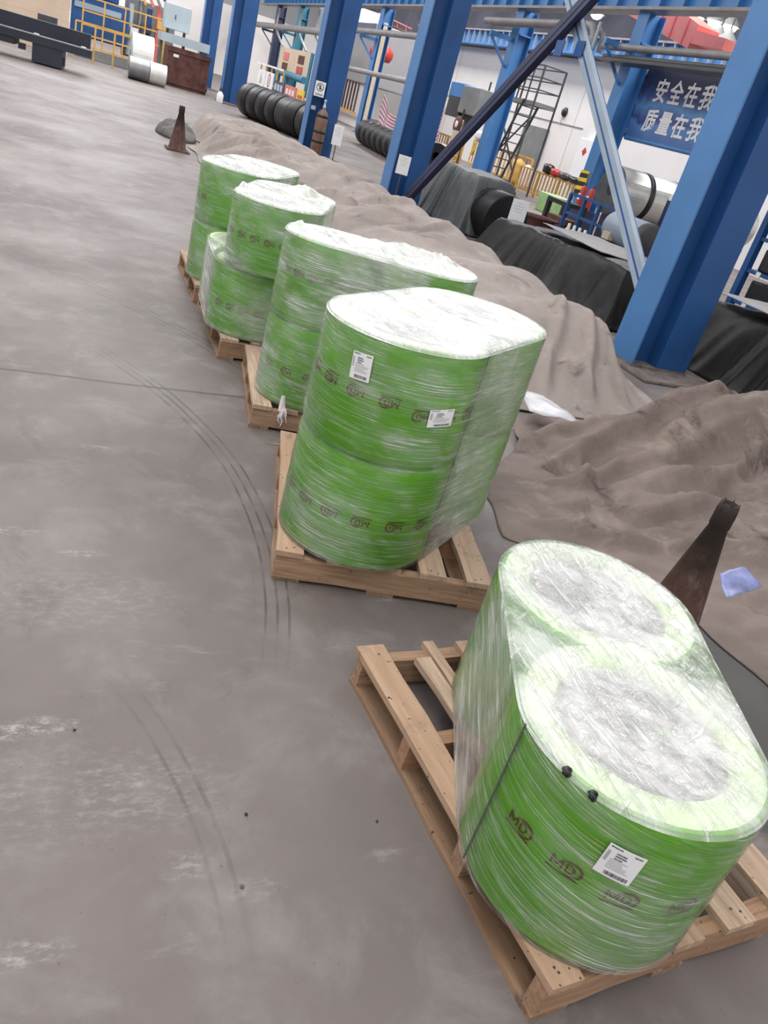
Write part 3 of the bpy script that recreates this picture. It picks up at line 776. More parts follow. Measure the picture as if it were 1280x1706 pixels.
def drape(name, x0, x1, y0, y1, h, m, label, seed, fall=.28, nu=90, nv=120, shape=None, fold=.10):
    """a sheet laid over a block: flat-ish top, folded falls on all sides"""
    u, v = np.meshgrid(np.linspace(-1, 1, nu), np.linspace(-1, 1, nv))
    cx, cy = (x0 + x1) / 2, (y0 + y1) / 2; hx, hy = (x1 - x0) / 2, (y1 - y0) / 2
    # squash so that the falls hang steeply
    def sq(t, hh): 
        k = fall / hh; a = np.abs(t); return np.sign(t) * np.where(a < .72, a / .72 * (1 - k), 1 - k + (a - .72) / .28 * k)
    X = cx + hx * sq(u, hx); Y = cy + hy * sq(v, hy)
    e = np.minimum((hx - np.abs(X - cx)) / fall, (hy - np.abs(Y - cy)) / fall)
    z = h * np.clip(sst(-.15, .85, e), 0, 1)
    z0 = float(sst(-.15, .85, 0)); z = np.clip((z - h * z0) / (1 - z0), 0, None)
    if shape is not None: z = z * shape(X, Y)
    a = np.arctan2(Y - cy, X - cx)
    wv = fbm(X * 2.2, Y * 2.2, seed, 3) - .45
    rip = 2.2 * (1 - 2 * np.abs(2 * fbm(a * 5.5 + .6 * z, X * .8 + Y * .9, seed + 2, 3) - 1)) * (1 - .5 * z / h)
    edge = 1 - sst(.5, 1.1, e)
    z += .09 * wv * sst(.02, .3, z)
    X = X + fold * edge * (rip * .30 + wv) * np.where(np.abs(u) > .6, 1, .3); Y = Y + fold * edge * (rip * .30 + wv) * np.where(np.abs(v) > .6, 1, .3)
    z = np.maximum(z, .008 + .02 * fbm(X * 5, Y * 5, seed, 2))
    return cloth(name, X, Y, z, m, label)
drape('dark_tarpaulin', 5.62, 7.30, 7.15, 10.85, .66, TARP_D, 'black tarpaulin draped over a long block between the two nearest columns', 31, .34,
      shape=lambda X, Y: .94 + .10 * np.exp(-((Y - 7.9) / .5) ** 2) - .10 * sst(9.6, 10.8, Y))
drape('dark_tarpaulin', 6.02, 7.8, 3.3, 6.75, .69, TARP_D, 'black tarpaulin over a block at the right edge behind the nearest column', 33, .40, fold=.13)
gt = MB(); g = []
# added pale sheets: the lit tops of the black tarpaulins put into colour
def top_sheet(name, pts, z, label, seed):
    n = 14; (a, b, c, d) = [np.array(p) for p in pts]; P = np.zeros((n, n, 3))
    for i in range(n):
        for j in range(n):
            s, t_ = i / (n - 1), j / (n - 1); q = (a * (1 - s) + b * s) * (1 - t_) + (d * (1 - s) + c * s) * t_
            P[i, j] = (q[0], q[1], z + .03 * (float(fbm(q[0] * 3, q[1] * 3, seed, 3)) - .4))
    return cloth(name, P[..., 0], P[..., 1], P[..., 2], TARP_LIT, label, 'tarpaulin', .006)
top_sheet('lit_tarp_top', [(5.9, 8.0), (6.9, 7.6), (6.95, 9.6), (6.05, 9.7)], .705, 'added pale grey layer for the lit top of the black tarpaulin between the columns', 3)
top_sheet('lit_tarp_top', [(6.30, 3.6), (7.4, 3.6), (7.4, 6.45), (6.30, 6.45)], .775, 'added pale grey layer for the lit top of the black tarpaulin at the right edge', 6)
drape('grey_tarpaulin', 6.0, 7.2, 12.05, 14.2, .93, TARP_G, 'dark grey-green tarpaulin pulled over the end of a black coil', 35, .36, fold=.11)
# far end of the long tarp: a bunched dark bit
def bunch(cx, cy, rx, ry, h, m, label, seed):
    n = 40; u, v = np.meshgrid(np.linspace(0, 2 * np.pi, n * 2), np.linspace(0, 1, n // 2))
    rr_ = 1 - v ** 1.5; X = cx + rx * rr_ * np.cos(u); Y = cy + ry * rr_ * np.sin(u)
    Z = h * np.sqrt(np.clip(1 - rr_ ** 2, 0, 1)) * (.35 + .8 * np.abs(2 * fbm(X * 3.2, Y * 3.2, seed, 4) - 1) + .5 * fbm(X * 6, Y * 6, seed, 3)) + .006
    return cloth('bunched_tarpaulin', X, Y, Z, m, label)
bunch(1.98, 16.2, .36, .75, .30, TARP_K, 'bunched dark grey cloth heap at the far end of the long tarpaulin', 5)

# plastic scraps
def scrap(pts, m, label, seed, z=.03):
    n = 12; (a, b, c, d) = [np.array(p, float) for p in pts]; P = np.zeros((n, n, 3))
    for i in range(n):
        for j in range(n):
            s, t_ = i / (n - 1), j / (n - 1); q = (a * (1 - s) + b * s) * (1 - t_) + (d * (1 - s) + c * s) * t_
            P[i, j] = q + np.array((0, 0, .05 * float(fbm(q[0] * 9, q[1] * 9, seed, 3))))
    return cloth('plastic_scrap', P[..., 0], P[..., 1], P[..., 2], m, label, 'plastic scrap', .002)
scrap([UZ(868, 655, .14), UZ(905, 662, .14), UZ(972, 712, .13), UZ(880, 690, .13)], FILM_SCRAP, 'pale crumpled plastic sheet behind the second load', 3)
scrap([UZ(1195, 965, .30), UZ(1240, 950, .30), UZ(1265, 985, .28), UZ(1205, 1005, .28)], FILM_BLUE, 'bluish plastic scrap on the stained tarpaulin beside the near cone', 5)

# ------------------------------------------------------------------ rubber cones
def cone(x, y, h, r0, r1, label, square=True):
    t = thing('traffic_cone', (x, y, 0), label, 'cone')
    z0 = .03
    MB().lathe((x, y, 0), [(r0, z0), (r0 * .92, z0 + .02), (r1 * 1.02, h - .10), (r1 * 1.12, h - .095), (r1 * 1.12, h - .03), (r1, h), (r1 * .72, h), (r1 * .66, h - .12)], 28).build('cone_body', RUBBER, t)
    w = r0 * 1.22
    MB().box((x - w, y - w, 0), (x + w, y + w, z0), jit=.004).build('base', RUBBER, t, .006)
    b = MB()
    for k in range(7):
        a = k * .9 + .3; b.add([(x + r1 * math.cos(a), y + r1 * math.sin(a), h - .005), (x + r1 * math.cos(a + .4), y + r1 * math.sin(a + .4), h - .005), (x + r1 * 1.25 * math.cos(a + .2), y + r1 * 1.25 * math.sin(a + .2), h - .03 - .01 * (k % 3)), (x + r1 * 1.05 * math.cos(a + .2), y + r1 * 1.05 * math.sin(a + .2), h + .008)], [(0, 1, 2), (0, 1, 3)])
    b.build('torn_rim', RUBBER, t)
cone(2.345, 1.885, .65, .135, .035, 'near dirty rubber cone with a torn open tip, right of the front load')
cone(1.775, 14.13, .66, .150, .042, 'far rusty red cone standing at the end of the long tarpaulin')

# ------------------------------------------------------------------ loose bits on the floor
def pebble(x, y, r, m, label):
    n = 8; b = MB(); rr = random.Random(int(x * 1000))
    vs = []
    for i in range(5):
        for k in range(n):
            a = math.pi * i / 4; t_ = 2 * math.pi * k / n; q = r * rr.uniform(.75, 1.1)
            vs.append((x + q * math.sin(a) * math.cos(t_), y + q * math.sin(a) * math.sin(t_), max(0, r * .6 - q * .7 * math.cos(a))))
    b.add(vs, [(i * n + k, i * n + (k + 1) % n, (i + 1) * n + (k + 1) % n, (i + 1) * n + k) for i in range(4) for k in range(n)], True)
    one('pebble', b, m, label, 'pebble')
for (u_, v_, r_, m_, l_) in ((410, 1358, .0055, BLACK, 'tiny black pebble on the bare floor, nearest to the front pallet'), (403, 1478, .0055, CONC, 'tiny grey pebble on the floor below the black one'),
                             (124, 1217, .004, BLACK, 'tiny black speck of grit at the left of the floor'), (628, 1369, .004, BLACK, 'tiny black speck close to the left side of the front pallet')):
    p = UZ(u_, v_); pebble(p[0], p[1], r_, m_, l_)
for i, (a, b_, w, l_) in enumerate((((440, 738), (497, 748), .012, 'thin pale wood splinter on the floor in front of the third pallet'), ((462, 736), (490, 741), .008, 'short wood splinter beside the longer one before the third pallet'))):
    p, q = UZ(*a), UZ(*b_); m_ = (p + q) / 2
    o = MB(); d = (q - p); n_ = np.array((-d[1], d[0], 0)) / np.linalg.norm(d) * w / 2
    o.add([p, m_ - n_ + (0, 0, .001), q, m_ + n_ + (0, 0, .001), p + (0, 0, .004), m_ - n_ + (0, 0, .009), q + (0, 0, .003), m_ + n_ + (0, 0, .008)],
          [(0, 3, 2, 1), (4, 5, 6, 7), (0, 1, 5, 4), (1, 2, 6, 5), (2, 3, 7, 6), (3, 0, 4, 7)])
    one('wood_splinter', o, WOOD_Y, l_, 'wood splinter')


# ------------------------------------------------------------------ back row of columns, girders, pipes
BX = 11.7
def back_column(y, w, d, h, m, label, bracket=True, stripe=None, bz=3.95):
    t = thing('slender_column', (BX, y, 0), label, 'column')
    MB().box((BX, y, .03), (BX + .02, y + w, h)).build('flange', m, t)
    MB().box((BX + .02, y + w * .45, .03), (BX + d - .02, y + w * .55, h)).build('web', m, t)
    MB().box((BX + d - .02, y, .03), (BX + d, y + w, h)).build('flange', m, t)
    MB().box((BX - .08, y - .08, 0), (BX + d + .08, y + w + .08, .03)).build('base_plate', m, t)
    if bracket:
        b = MB().bar((BX - .02, y + w / 2, bz), (BX - .75, y + w / 2, bz), .10, .12); b.build('bracket_arm', m, t)
        MB().bar((BX - .02, y + w / 2, bz - .70), (BX - .70, y + w / 2, bz - .05), .06).build('bracket_strut', m, t)
        MB().box((BX + .05, y - .02, 4.10), (BX + d - .05, y + w + .02, 4.14)).build('stiffener', m, t)
    if stripe:
        MB().box((BX + .10, y - .012, .03), (BX + .28, y, 4.2)).build('white_strip', stripe, t)
    return t
back_column(17.35, .42, .46, 4.72, BLUE_BACK, 'back-row blue column beside the safety banner')
back_column(23.25, .45, .46, 4.72, BLUE_BACK, 'back-row blue column behind the dark diagonal brace')
back_column(35.3, .45, .46, 4.72, BLUE_BACK, 'back-row blue column carrying a white strip, seen left of the red hook', True, BEIGE, 3.53)
back_column(49.4, .5, .5, 4.72, TEAL, 'back-row teal column right of the sign boards', True, None, 3.26)
back_column(55.0, .5, .5, 4.72, BLUE_DARK, 'back-row violet-blue column above the sign boards', True, None, 3.26)
# crane runway girder with its stiffeners
t = thing('crane_girder', (BX, 12, 4.72), 'blue ribbed crane runway girder along the top of the picture', 'girder')
MB().box((BX + .02, 10, 4.78), (BX + .06, 60, 5.9)).build('web', BLUE_BACK, t)
MB().box((BX - .15, 10, 4.72), (BX + .30, 60, 4.78)).build('bottom_flange', GALV, t)
rib = None
for k in range(60):
    yy = 10.4 + k * .82
    if rib is None: rib = MB().box((BX - .12, yy, 4.78), (BX + .02, yy + .03, 5.9)).build('stiffener', BLUE_BACK, t); y00 = yy
    else: c = rib.copy(); COL.objects.link(c); c.parent = t; c.location = (0, yy - y00, 0)
# second girder near the wall
t = thing('crane_girder', (WX - .8, 12, 4.72), 'far blue ribbed girder against the top of the white wall', 'girder')
MB().box((WX - .60, 18, 4.86), (WX - .56, 46, 5.35)).build('web', BLUE_BACK, t)
MB().box((WX - .75, 18, 4.80), (WX - .40, 46, 4.86)).build('bottom_flange', BLUE_BACK, t)
MB().box((WX - .75, 18, 5.35), (WX - .40, 46, 5.41)).build('top_flange', GALV, t)
rib = None
for k in range(46):
    yy = 18.3 + k * .6
    if rib is None: rib = MB().box((WX - .74, yy, 4.86), (WX - .60, yy + .04, 5.35)).build('stiffener', BLUE_PALE, t); y00 = yy
    else: c = rib.copy(); COL.objects.link(c); c.parent = t; c.location = (0, yy - y00, 0)
# pipes on the brackets
PXX = BX - .45
t = thing('pipe_run', (PXX, 18.5, 4.2), 'upper run of grey pipes carried on column brackets, ending in a bend', 'pipe')
for j, (dx, r) in enumerate(((0, .095), (.24, .07))):
    pts = [(PXX + dx, 24.6, 4.30), (PXX + dx, 18.9, 4.30)] + [(PXX + dx, 18.9 - .38 * math.sin(a), 3.92 + .38 * math.cos(a)) for a in (.4, .8, 1.2, 1.57)] + [(PXX + dx, 18.52, 3.80)]
    MB().tube(pts, r, 12).build('pipe', GALV, t)
t = thing('pipe_run', (PXX, 14, 3.8), 'lower grey pipe rack crossing above the safety banner', 'pipe')
MB().tube([(PXX + .1, 18.2, 3.92), (PXX + .1, 8, 3.92)], .075, 12).build('pipe', GALV, t)
MB().tube([(PXX + .1, 18.0, 3.72), (PXX + .1, 8, 3.72)], .060, 12).build('pipe', GREY_DK, t)
MB().box((PXX - .15, 8, 3.60), (PXX + .35, 17.9, 3.66)).build('tray', GREY_DK, t)
MB().bar((PXX - .1, 18.3, 3.7), (PXX - .1, 18.3, 4.35), .05).build('hanger', GREY_LT, t)
t = thing('pipe_run', (PXX, 30, 3.7), 'grey pipe crossing the gap left of the big second column', 'pipe')
MB().tube([(PXX, 39.5, 3.72), (PXX, 28.0, 3.72)], .11, 12).build('pipe', GALV, t)
MB().tube([(PXX - .1, 39.5, 2.26), (PXX - .1, 28.0, 2.30)], .09, 12).build('pipe', GALV, t)
t = thing('pipe_run', (PXX, 45, 3.6), 'thick grey pipe crossing the gap beside the sign boards', 'pipe')
MB().tube([(PXX, 61.5, 3.50), (PXX, 40.5, 3.50)], .16, 12).build('pipe', GALV, t)
for yy in (44, 47.6, 53.2):
    MB().bar((PXX + .1, yy, 3.4), (PXX + .32, yy - 1.6, 2.6), .09).build('strut', GREY_MID, t)
    MB().bar((PXX + .1, yy, 3.62), (PXX + .32, yy + .9, 4.5), .12).build('strut', GREY_MID, t)
t = thing('teal_handrail', (10.5, 44, 0), 'thick teal pipe rail at the foot of the teal column', 'handrail')
MB().tube([(10.6, 47.5, 1.35), (10.6, 41.5, 1.30)], .16, 12).build('rail', TEAL, t)
for yy in (47.2, 45.2): MB().tube([(10.6, yy, 0), (10.6, yy, 1.34)], .15, 10).build('post', TEAL, t)
# red travelling crane, between the girders
def taper(mb, p, q, a, b):
    """a box beam from p to q, square sizes a=(w,h), b"""
    p = Vector(p); q = Vector(q); d = (q - p).normalized(); s = d.cross(Vector((0, 0, 1))).normalized(); u = s.cross(d)
    vs = [e + s * (i * sz[0] / 2) + u * (j * sz[1] / 2) for e, sz in ((p, a), (q, b)) for i, j in ((-1, -1), (1, -1), (1, 1), (-1, 1))]
    mb.add(vs, [(0, 1, 2, 3), (7, 6, 5, 4), (0, 4, 5, 1), (1, 5, 6, 2), (2, 6, 7, 3), (3, 7, 4, 0)]); return mb
t = thing('bridge_crane', (15, 20, 5), 'pinkish red overhead crane beam behind the blue girder', 'crane')
a0, a1, a2 = UX(1085, 20, 15.0), UX(1172, 68, 15.0), UX(1192, 74, 15.0)
a3 = UX(1222, 80, 15.0)
taper(MB(), tuple(a0 + np.array((0, .6, .28))), tuple(a1), (.7, .85), (.7, .55)).build('main_beam', CRANE_RED, t)
taper(MB(), tuple(a1), tuple(a3), (.7, .30), (.6, .24)).build('end_carriage', CRANE_RED, t)
for k in range(4):
    f = .2 + .22 * k; c = a0 * (1 - f) + a1 * f
    MB().box((c[0] - .37, c[1] - .02, c[2] - .30), (c[0] - .35, c[1] + .02, c[2] + .30)).build('stiffener', RED, t)
t = thing('hook_block', tuple(UX(636, 88, 13.0)), 'red crane hook block hanging left of the big second column', 'hook')
h0 = UX(636, 88, 13.0)
MB().lathe(tuple(h0), [(.02, -.36), (.43, -.31), (.54, -.13), (.54, .09), (.26, .33), (.09, .36)], 20).build('block', RED, t)
for dx in (-.12, .12): MB().tube([(h0[0], h0[1] + dx, h0[2] + .4), (h0[0], h0[1] + dx, 5.4)], .02, 6).build('wire', GREY_DK, t)
t = thing('red_walkway', (15, 33, 4.6), 'dark red sloping crane walkway seen above the grey pipe', 'walkway')
MB().bar(UX(630, 33, 16.2), UX(685, 58, 16.2), .5, .12).build('deck', RUST, t)
MB().bar(UX(632, 22, 16.2), UX(686, 48, 16.2), .05).build('handrail', CRANE_RED, t)
for f in (.1, .35, .6, .85):
    p = UX(630, 33, 16.2) * (1 - f) + UX(685, 58, 16.2) * f; q = UX(632, 22, 16.2) * (1 - f) + UX(686, 48, 16.2) * f
    MB().bar(p, q, .04).build('post', CRANE_RED, t)
for f in (.1, .9):
    p = UX(632, 22, 16.2) * (1 - f) + UX(686, 48, 16.2) * f; MB().bar(p, (p[0], p[1], 10.6), .05).build('hanger', GREY_DK, t)
# roof lamps
LAMPL = [o_ + ' bright high bay lamp from the left, above the red crane beam' for o_ in ('first', 'second', 'third', 'fourth')] + ['low bright lamp left of its neighbour at the tip of the crane beam', 'low bright lamp right of its neighbour at the tip of the crane beam', 'nearest lamp hanging over the pipes left of the crane beam', 'middle lamp of the three over the far end of the white wall', 'farthest lamp over the far end of the white wall']
lamp_xy = [(17.0, 23.5, 6.05), (17.0, 22.85, 6.0), (17.0, 21.95, 5.9), (17.0, 21.25, 5.8), tuple(UX(1195, 65, 16.2)), tuple(UX(1210, 70, 15.9)), (16.5, 27.5, 5.9), (16.5, 33, 5.9), (16.5, 39, 5.9)]
for i, (lx, ly, lz) in enumerate(lamp_xy):
    tt = thing('high_bay_lamp', (lx, ly, lz), LAMPL[i], 'lamp', 'high bay lamps')
    MB().lathe((lx, ly, lz), [(.28, 0), (.26, .06), (.10, .22), (.04, .30)], 16).build('lamp_shade', GREY_MID, tt)
    MB().lathe((lx, ly, lz), [(.001, -.17), (.10, -.15), (.18, -.09), (.22, 0), (.20, .05)], 14).build('glowing_bulb', LAMP, tt)
    MB().tube([(lx, ly, lz + .28), (lx, ly, 10.6)], .02, 5).build('stem', GREY_DK, tt)
t = thing('roof_truss', (15, 20, 7), 'dark steel roof truss above the crane beam', 'truss')
for yy in (16, 22, 28, 34, 40, 46):
    MB().bar((11.5, yy, 7.2), (18, yy, 7.2), .12).build('chord', GREY_DK, t)
    for k in range(5): MB().bar((11.6 + 1.3 * k, yy, 7.2), (12.2 + 1.3 * k, yy, 8.2), .07).build('diagonal', GREY_DK, t)

# ------------------------------------------------------------------ banner
BNX = 12.2
t = thing('safety_banner', (BNX, 16.2, 2.25), 'blue safety banner with two rows of white characters', 'banner')
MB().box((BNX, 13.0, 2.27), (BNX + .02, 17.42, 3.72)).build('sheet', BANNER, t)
def chars(txt, ys, z, size):
    for ch, yc in zip(txt, ys):
        V, F = text_mesh(ch, size, 0, size * .022)
        b = MB(); sh = .20
        b.add([(BNX - .006, yc - (x * .92) - sh * 0, z + y_) for x, y_, _ in V], [f[::1] for f in F]); b.build('character', WHITE, t)
# text runs along -y as seen from the aisle
Y0 = 16.62; ST = .53
chars('\u5b89\u5168\u5728\u6211', [Y0 - ST * k for k in range(4)], 3.13, .50)
chars('\u8d28\u91cf\u5728\u6211', [Y0 - ST * k for k in range(4)], 2.52, .50)
MB().tube([(BNX + .02, 17.34, 2.27), (BNX + .02, 13.0, 2.27)], .05, 8).build('rolled_hem', BLUE_BACK, t)
t = thing('banner_bracket', (BNX, 17.5, 2.6), 'blue horizontal bars joining the column to the safety banner', 'bracket')
for zz in (2.36, 2.98, 3.60): MB().box((BNX - .03, 17.36, zz), (BNX - .005, 17.95, zz + .10)).build('bar', BLUE_PALE, t)
t = thing('cable_duct', (BX + .5, 17.75, 0), 'dark cable duct with red cables running up behind the banner column', 'cable')
MB().box((BX + .30, 17.80, .1), (BX + .46, 17.88, 3.9)).build('duct', GREY_DK, t)
for k in range(2): MB().tube([(BX + .25, 17.82 + .04 * k, .4), (BX + .26, 17.83 + .04 * k, 2), (BX + .25, 17.82 + .05 * k, 3.7)], .014, 6).build('red_cable', RED, t)

# ------------------------------------------------------------------ mobile stair platform
t = thing('platform_ladder', (14, 25.5, 0), 'mobile steel platform ladder standing against the white wall', 'ladder')
LX0, LX1, LY0, LY1, PH = 13.55, 14.35, 24.5, 27.0, 2.72
MB().box((LX0, LY0, PH - .12), (LX1, LY1, PH)).build('platform', GREY_MID, t)
for (x, y) in ((LX0, LY0), (LX1, LY0), (LX0, LY1), (LX1, LY1)):
    MB().bar((x, y, 0), (x, y, 3.72), .05).build('post', GREY_DK, t)
for z in (3.05, 3.38, 3.72):
    for p, q in (((LX0, LY0), (LX0, LY1)), ((LX1, LY0), (LX1, LY1)), ((LX0, LY1), (LX1, LY1)), ((LX0, LY0), (LX1, LY0))):
        MB().bar((*p, z), (*q, z), .035).build('guard_rail', GREY_DK, t)
for yy in (25.1, 25.75, 26.4): MB().bar((LX0, yy, PH), (LX0, yy, 3.72), .04).build('baluster', GREY_DK, t)
for k in range(9):
    z = .28 + k * .28; yy = 25.9 - (25.9 - 24.75) * z / PH
    MB().box((LX0 - .05, yy - .09 + .35, z), (LX0 + .55, yy + .09 + .35, z + .03)).build('tread', GREY_DK, t)
for x in (LX0 - .05, LX0 + .55): MB().bar((x, 26.25, .05), (x, 25.1, PH), .06).build('stringer', GREY_DK, t)
MB().bar((LX0, LY0, .6), (LX0, LY1, PH - .1), .04).build('cross_brace', GREY_DK, t)
MB().bar((LX0, LY1, .2), (LX0, LY0, PH - .5), .04).build('cross_brace', GREY_DK, t)
MB().bar((LX0, LY0, 1.1), (LX0, LY1, 1.1), .04).build('rail', GREY_DK, t)
MB().bar((LX0, LY0, .3), (LX0, LY1, .3), .04).build('rail', GREY_DK, t)

# ------------------------------------------------------------------ yellow barrier fences
def yfence(x, y0, y1, z, label, n=None, m=YEL, boards=()):
    t = thing('yellow_fence', (x, y0, 0), label, 'fence')
    MB().bar((x, y0, z), (x, y1, z), .06).build('rail', m, t)
    MB().bar((x, y0, .12), (x, y1, .12), .06).build('rail', m, t)
    n = n or max(3, int((y1 - y0) / .22)); pk = None
    for k in range(n + 1):
        yy = y0 + (y1 - y0) * k / n; w = .07 if k % 6 == 0 else .04
        MB().bar((x, yy, 0 if k % 6 == 0 else .12), (x, yy, z), w).build('post' if k % 6 == 0 else 'picket', m, t)
    return t
yfence(14.9, 22.4, 26.4, .80, 'yellow picket fence in front of the white wall, behind the green crate', 18)
yfence(16.3, 28.2, 33.5, 1.05, 'yellow picket fence behind the foot of the platform ladder', 20)
yfence(14.2, 30.0, 33.6, .95, 'yellow stacked frame fence at the foot of the striped cloth', 14)
yfence(13.2, 31.8, 36.0, 1.0, 'yellow barrier frame behind the right group of black coils', 12)
# bundles and clutter on the fence
def blob_box(name, c, s, m, label, cat, rz=0):
    """a soft bundle: a rounded box with a sagging top"""
    n = 10; b = MB(); P = []
    for i in range(n):
        for k in range(16):
            f = i / (n - 1); a = 2 * math.pi * k / 16
            q = (abs(math.cos(a)) ** 5 + abs(math.sin(a)) ** 5) ** -.2
            e = (1 - abs(2 * f - 1) ** 6) ** .4 if 0 < f < 1 else .05
            P.append((c[0] + s[0] / 2 * q * e * math.cos(a), c[1] + s[1] / 2 * q * e * math.sin(a), c[2] + s[2] * f + .03 * math.sin(5 * a + 3 * f)))
    b.add(P, [(i * 16 + k, i * 16 + (k + 1) % 16, (i + 1) * 16 + (k + 1) % 16, (i + 1) * 16 + k) for i in range(n - 1) for k in range(16)], True)
    return one(name, b, m, label, cat)
blob_box('cloth_bundle', (14.9, 24.6, .84), (.3, .40, .28), BLACK, 'dark bundle on top of the yellow fence near the ladder', 'bundle')
blob_box('cloth_bundle', (14.9, 24.1, .84), (.3, .36, .20), RED, 'red bundle on top of the yellow fence', 'bundle')
blob_box('cloth_bundle', (14.9, 23.5, .84), (.3, .5, .18), GREY_DK, 'grey-black bundle on the yellow fence next to the red one', 'bundle')
blob_box('cloth_bundle', (14.9, 22.75, .84), (.3, .8, .16), BLACK, 'long black bundle on the yellow fence close to the banner column', 'bundle')
blob_box('cloth_bundle', (15.9, 28.4, .0), (.4, .5, .95), YEL, 'yellow sack standing by the ladder foot', 'sack')
blob_box('cloth_bundle', (15.8, 27.5, .0), (.3, .40, .85), CLOTHW, 'white sack hung before the yellow fence', 'sack')
blob_box('cloth_bundle', (15.6, 31.0, .0), (.4, .6, .60), RED, 'reddish crate heap at the foot of the ladder', 'bundle')
blob_box('cloth_bundle', (16.3, 33.0, 1.09), (.4, .5, .35), WHITE, 'white bag on the fence behind the ladder', 'bag')
# wall furniture
t = thing('hose_cabinet', (WX, 26.6, .9), 'white wall cabinet with a small red emblem', 'cabinet')
MB().box((WX - .30, 26.55, .55), (WX - .015, 27.75, 2.25)).build('body', WHITE, t, .01)
MB().box((WX - .33, 26.60, .60), (WX - .30, 27.70, 2.20)).build('door', WHITE, t, .004)
lc = (WX - .335, 27.2, 1.80)
MB().add([(lc[0], lc[1], lc[2] + .16), (lc[0], lc[1] - .16, lc[2]), (lc[0], lc[1], lc[2] - .16), (lc[0], lc[1] + .16, lc[2])], [(0, 1, 2, 3)])
b = MB(); b.add([(lc[0], lc[1], lc[2] + .16), (lc[0], lc[1] - .16, lc[2]), (lc[0], lc[1], lc[2] - .16), (lc[0], lc[1] + .16, lc[2])], [(0, 1, 2, 3)]); b.build('red_emblem', RED, t)
t = thing('wall_lamp', (WX, 29.9, 2.9), 'round black lamp on the white wall with a short tail', 'wall lamp')
MB().lathe((WX - .12, 29.9, 2.93), [(.001, 0), (.13, .01), (.17, .06), (.17, .12)], 20, axis='x').build('disc', BLACK, t)
MB().bar((WX - .06, 29.9, 2.8), (WX - .06, 29.98, 2.45), .03).build('tail', BEIGE, t)
one('wall_panel', MB().box((WX - .10, 30.6, .8), (WX, 32.6, 2.2), c=None), GREY_MID, 'grey mesh panel leaning against the wall behind the ladder', 'panel')
t = thing('control_cabinet', (14, 30.4, 1.8), 'grey boxy machine head with blue cap and dark opening beside the second column', 'machine')
p = UX(770, 190, 14.0); q = UX(798, 150, 14.0)
MB().box((14.0, 29.45, 1.86), (14.8, 31.0, 2.80)).build('grey_body', GREY_MID, t, .03)
MB().box((14.05, 31.0, 2.35), (14.8, 32.3, 2.85)).build('blue_cap', BLUE_BACK, t, .02)
MB().box((14.1, 31.05, 1.65), (14.8, 32.3, 2.35)).build('dark_opening', BLACK, t)
MB().bar((14.4, 30.75, 0), (14.4, 30.75, 1.9), .16).build('post', GREY_DK, t)
MB().bar((14.4, 29.6, 2.8), (14.4, 29.6, 3.1), .05).build('antenna', GREY_DK, t)
# reel under the machine head
t = thing('cable_reel', (13.9, 30.1, 1.3), 'brown round reel hanging below the grey machine head', 'reel')
MB().lathe((13.8, 30.25, 1.45), [(.001, 0), (.30, .0), (.30, .10), (.001, .10)], 20, axis='x').build('disc', RUST, t)
MB().lathe((13.78, 30.25, 1.45), [(.001, 0), (.12, .0), (.12, .02)], 14, axis='x').build('hub', CLOTHW, t)
MB().bar((13.95, 30.25, 1.5), (13.95, 30.25, 2.0), .05).build('hanger', GREY_DK, t)
one('white_post', MB().bar((13.3, 29.0, 0), (13.3, 29.0, 1.25), .35, .12), BEIGE, 'short beige post left of the back-row column', 'post')
one('hook_strap', MB().tube([(11.62, 23.8, 1.15), (11.60, 23.82, .95), (11.60, 23.75, .80), (11.62, 23.7, .98), (11.62, 23.72, 1.14)], .03, 6), YEL_HI, 'small yellow sling loop hanging on the back-row column', 'sling')
# striped cloth slings
def stripes(x, y0, y1, ztop, sag, label, n=9, w=.045, zb=.35):
    """white sheet with its red bands as strips of their own, hung in a curve"""
    t = thing('striped_cloth', (x, (y0 + y1) / 2, 0), label, 'cloth')
    nn = 18; Yg, Zg = np.meshgrid(np.linspace(0, 1, nn), np.linspace(0, 1, 14))
    yy = y0 + (y1 - y0) * Yg; top = ztop - sag * (1 - (2 * Yg - 1) ** 2); zz = top * (1 - Zg) + zb * Zg
    xx = x + .06 * np.sin(Yg * 16)
    MB().grid(xx, yy, zz).build('cloth', CLOTHW, t)
    for k in range(n):
        f = (k + .5) / n; a = np.linspace(0, 1, nn)
        ya = y0 + (y1 - y0) * a; za = (ztop - sag * (1 - (2 * a - 1) ** 2)) * (1 - f) + zb * f
        X2 = np.stack([x + .06 * np.sin(a * 16) - .012] * 2); Y2 = np.stack([ya, ya]); Z2 = np.stack([za + w / 2, za - w / 2])
        MB().grid(X2, Y2, Z2).build('red_band', CLOTHR, t)
stripes(13.6, 31.2, 34.2, 1.95, .55, 'red and white striped cloth hanging right of the second column', 12, .045, .01)
stripes(12.4, 31.2, 35.0, 1.75, .70, 'red and white striped cloth hanging behind the right black coils', 9, .06, .01)
t = thing('pallet_stack', (13.4, 30.5, 0), 'low stack of yellowish timber boards under the striped cloth', 'timber')
for k in range(7): MB().box((12.9 + .02 * (k % 2), 29.6, k * .095), (13.9, 31.1, k * .095 + .08)).build('board', YEL if k % 2 else BEIGE, t)

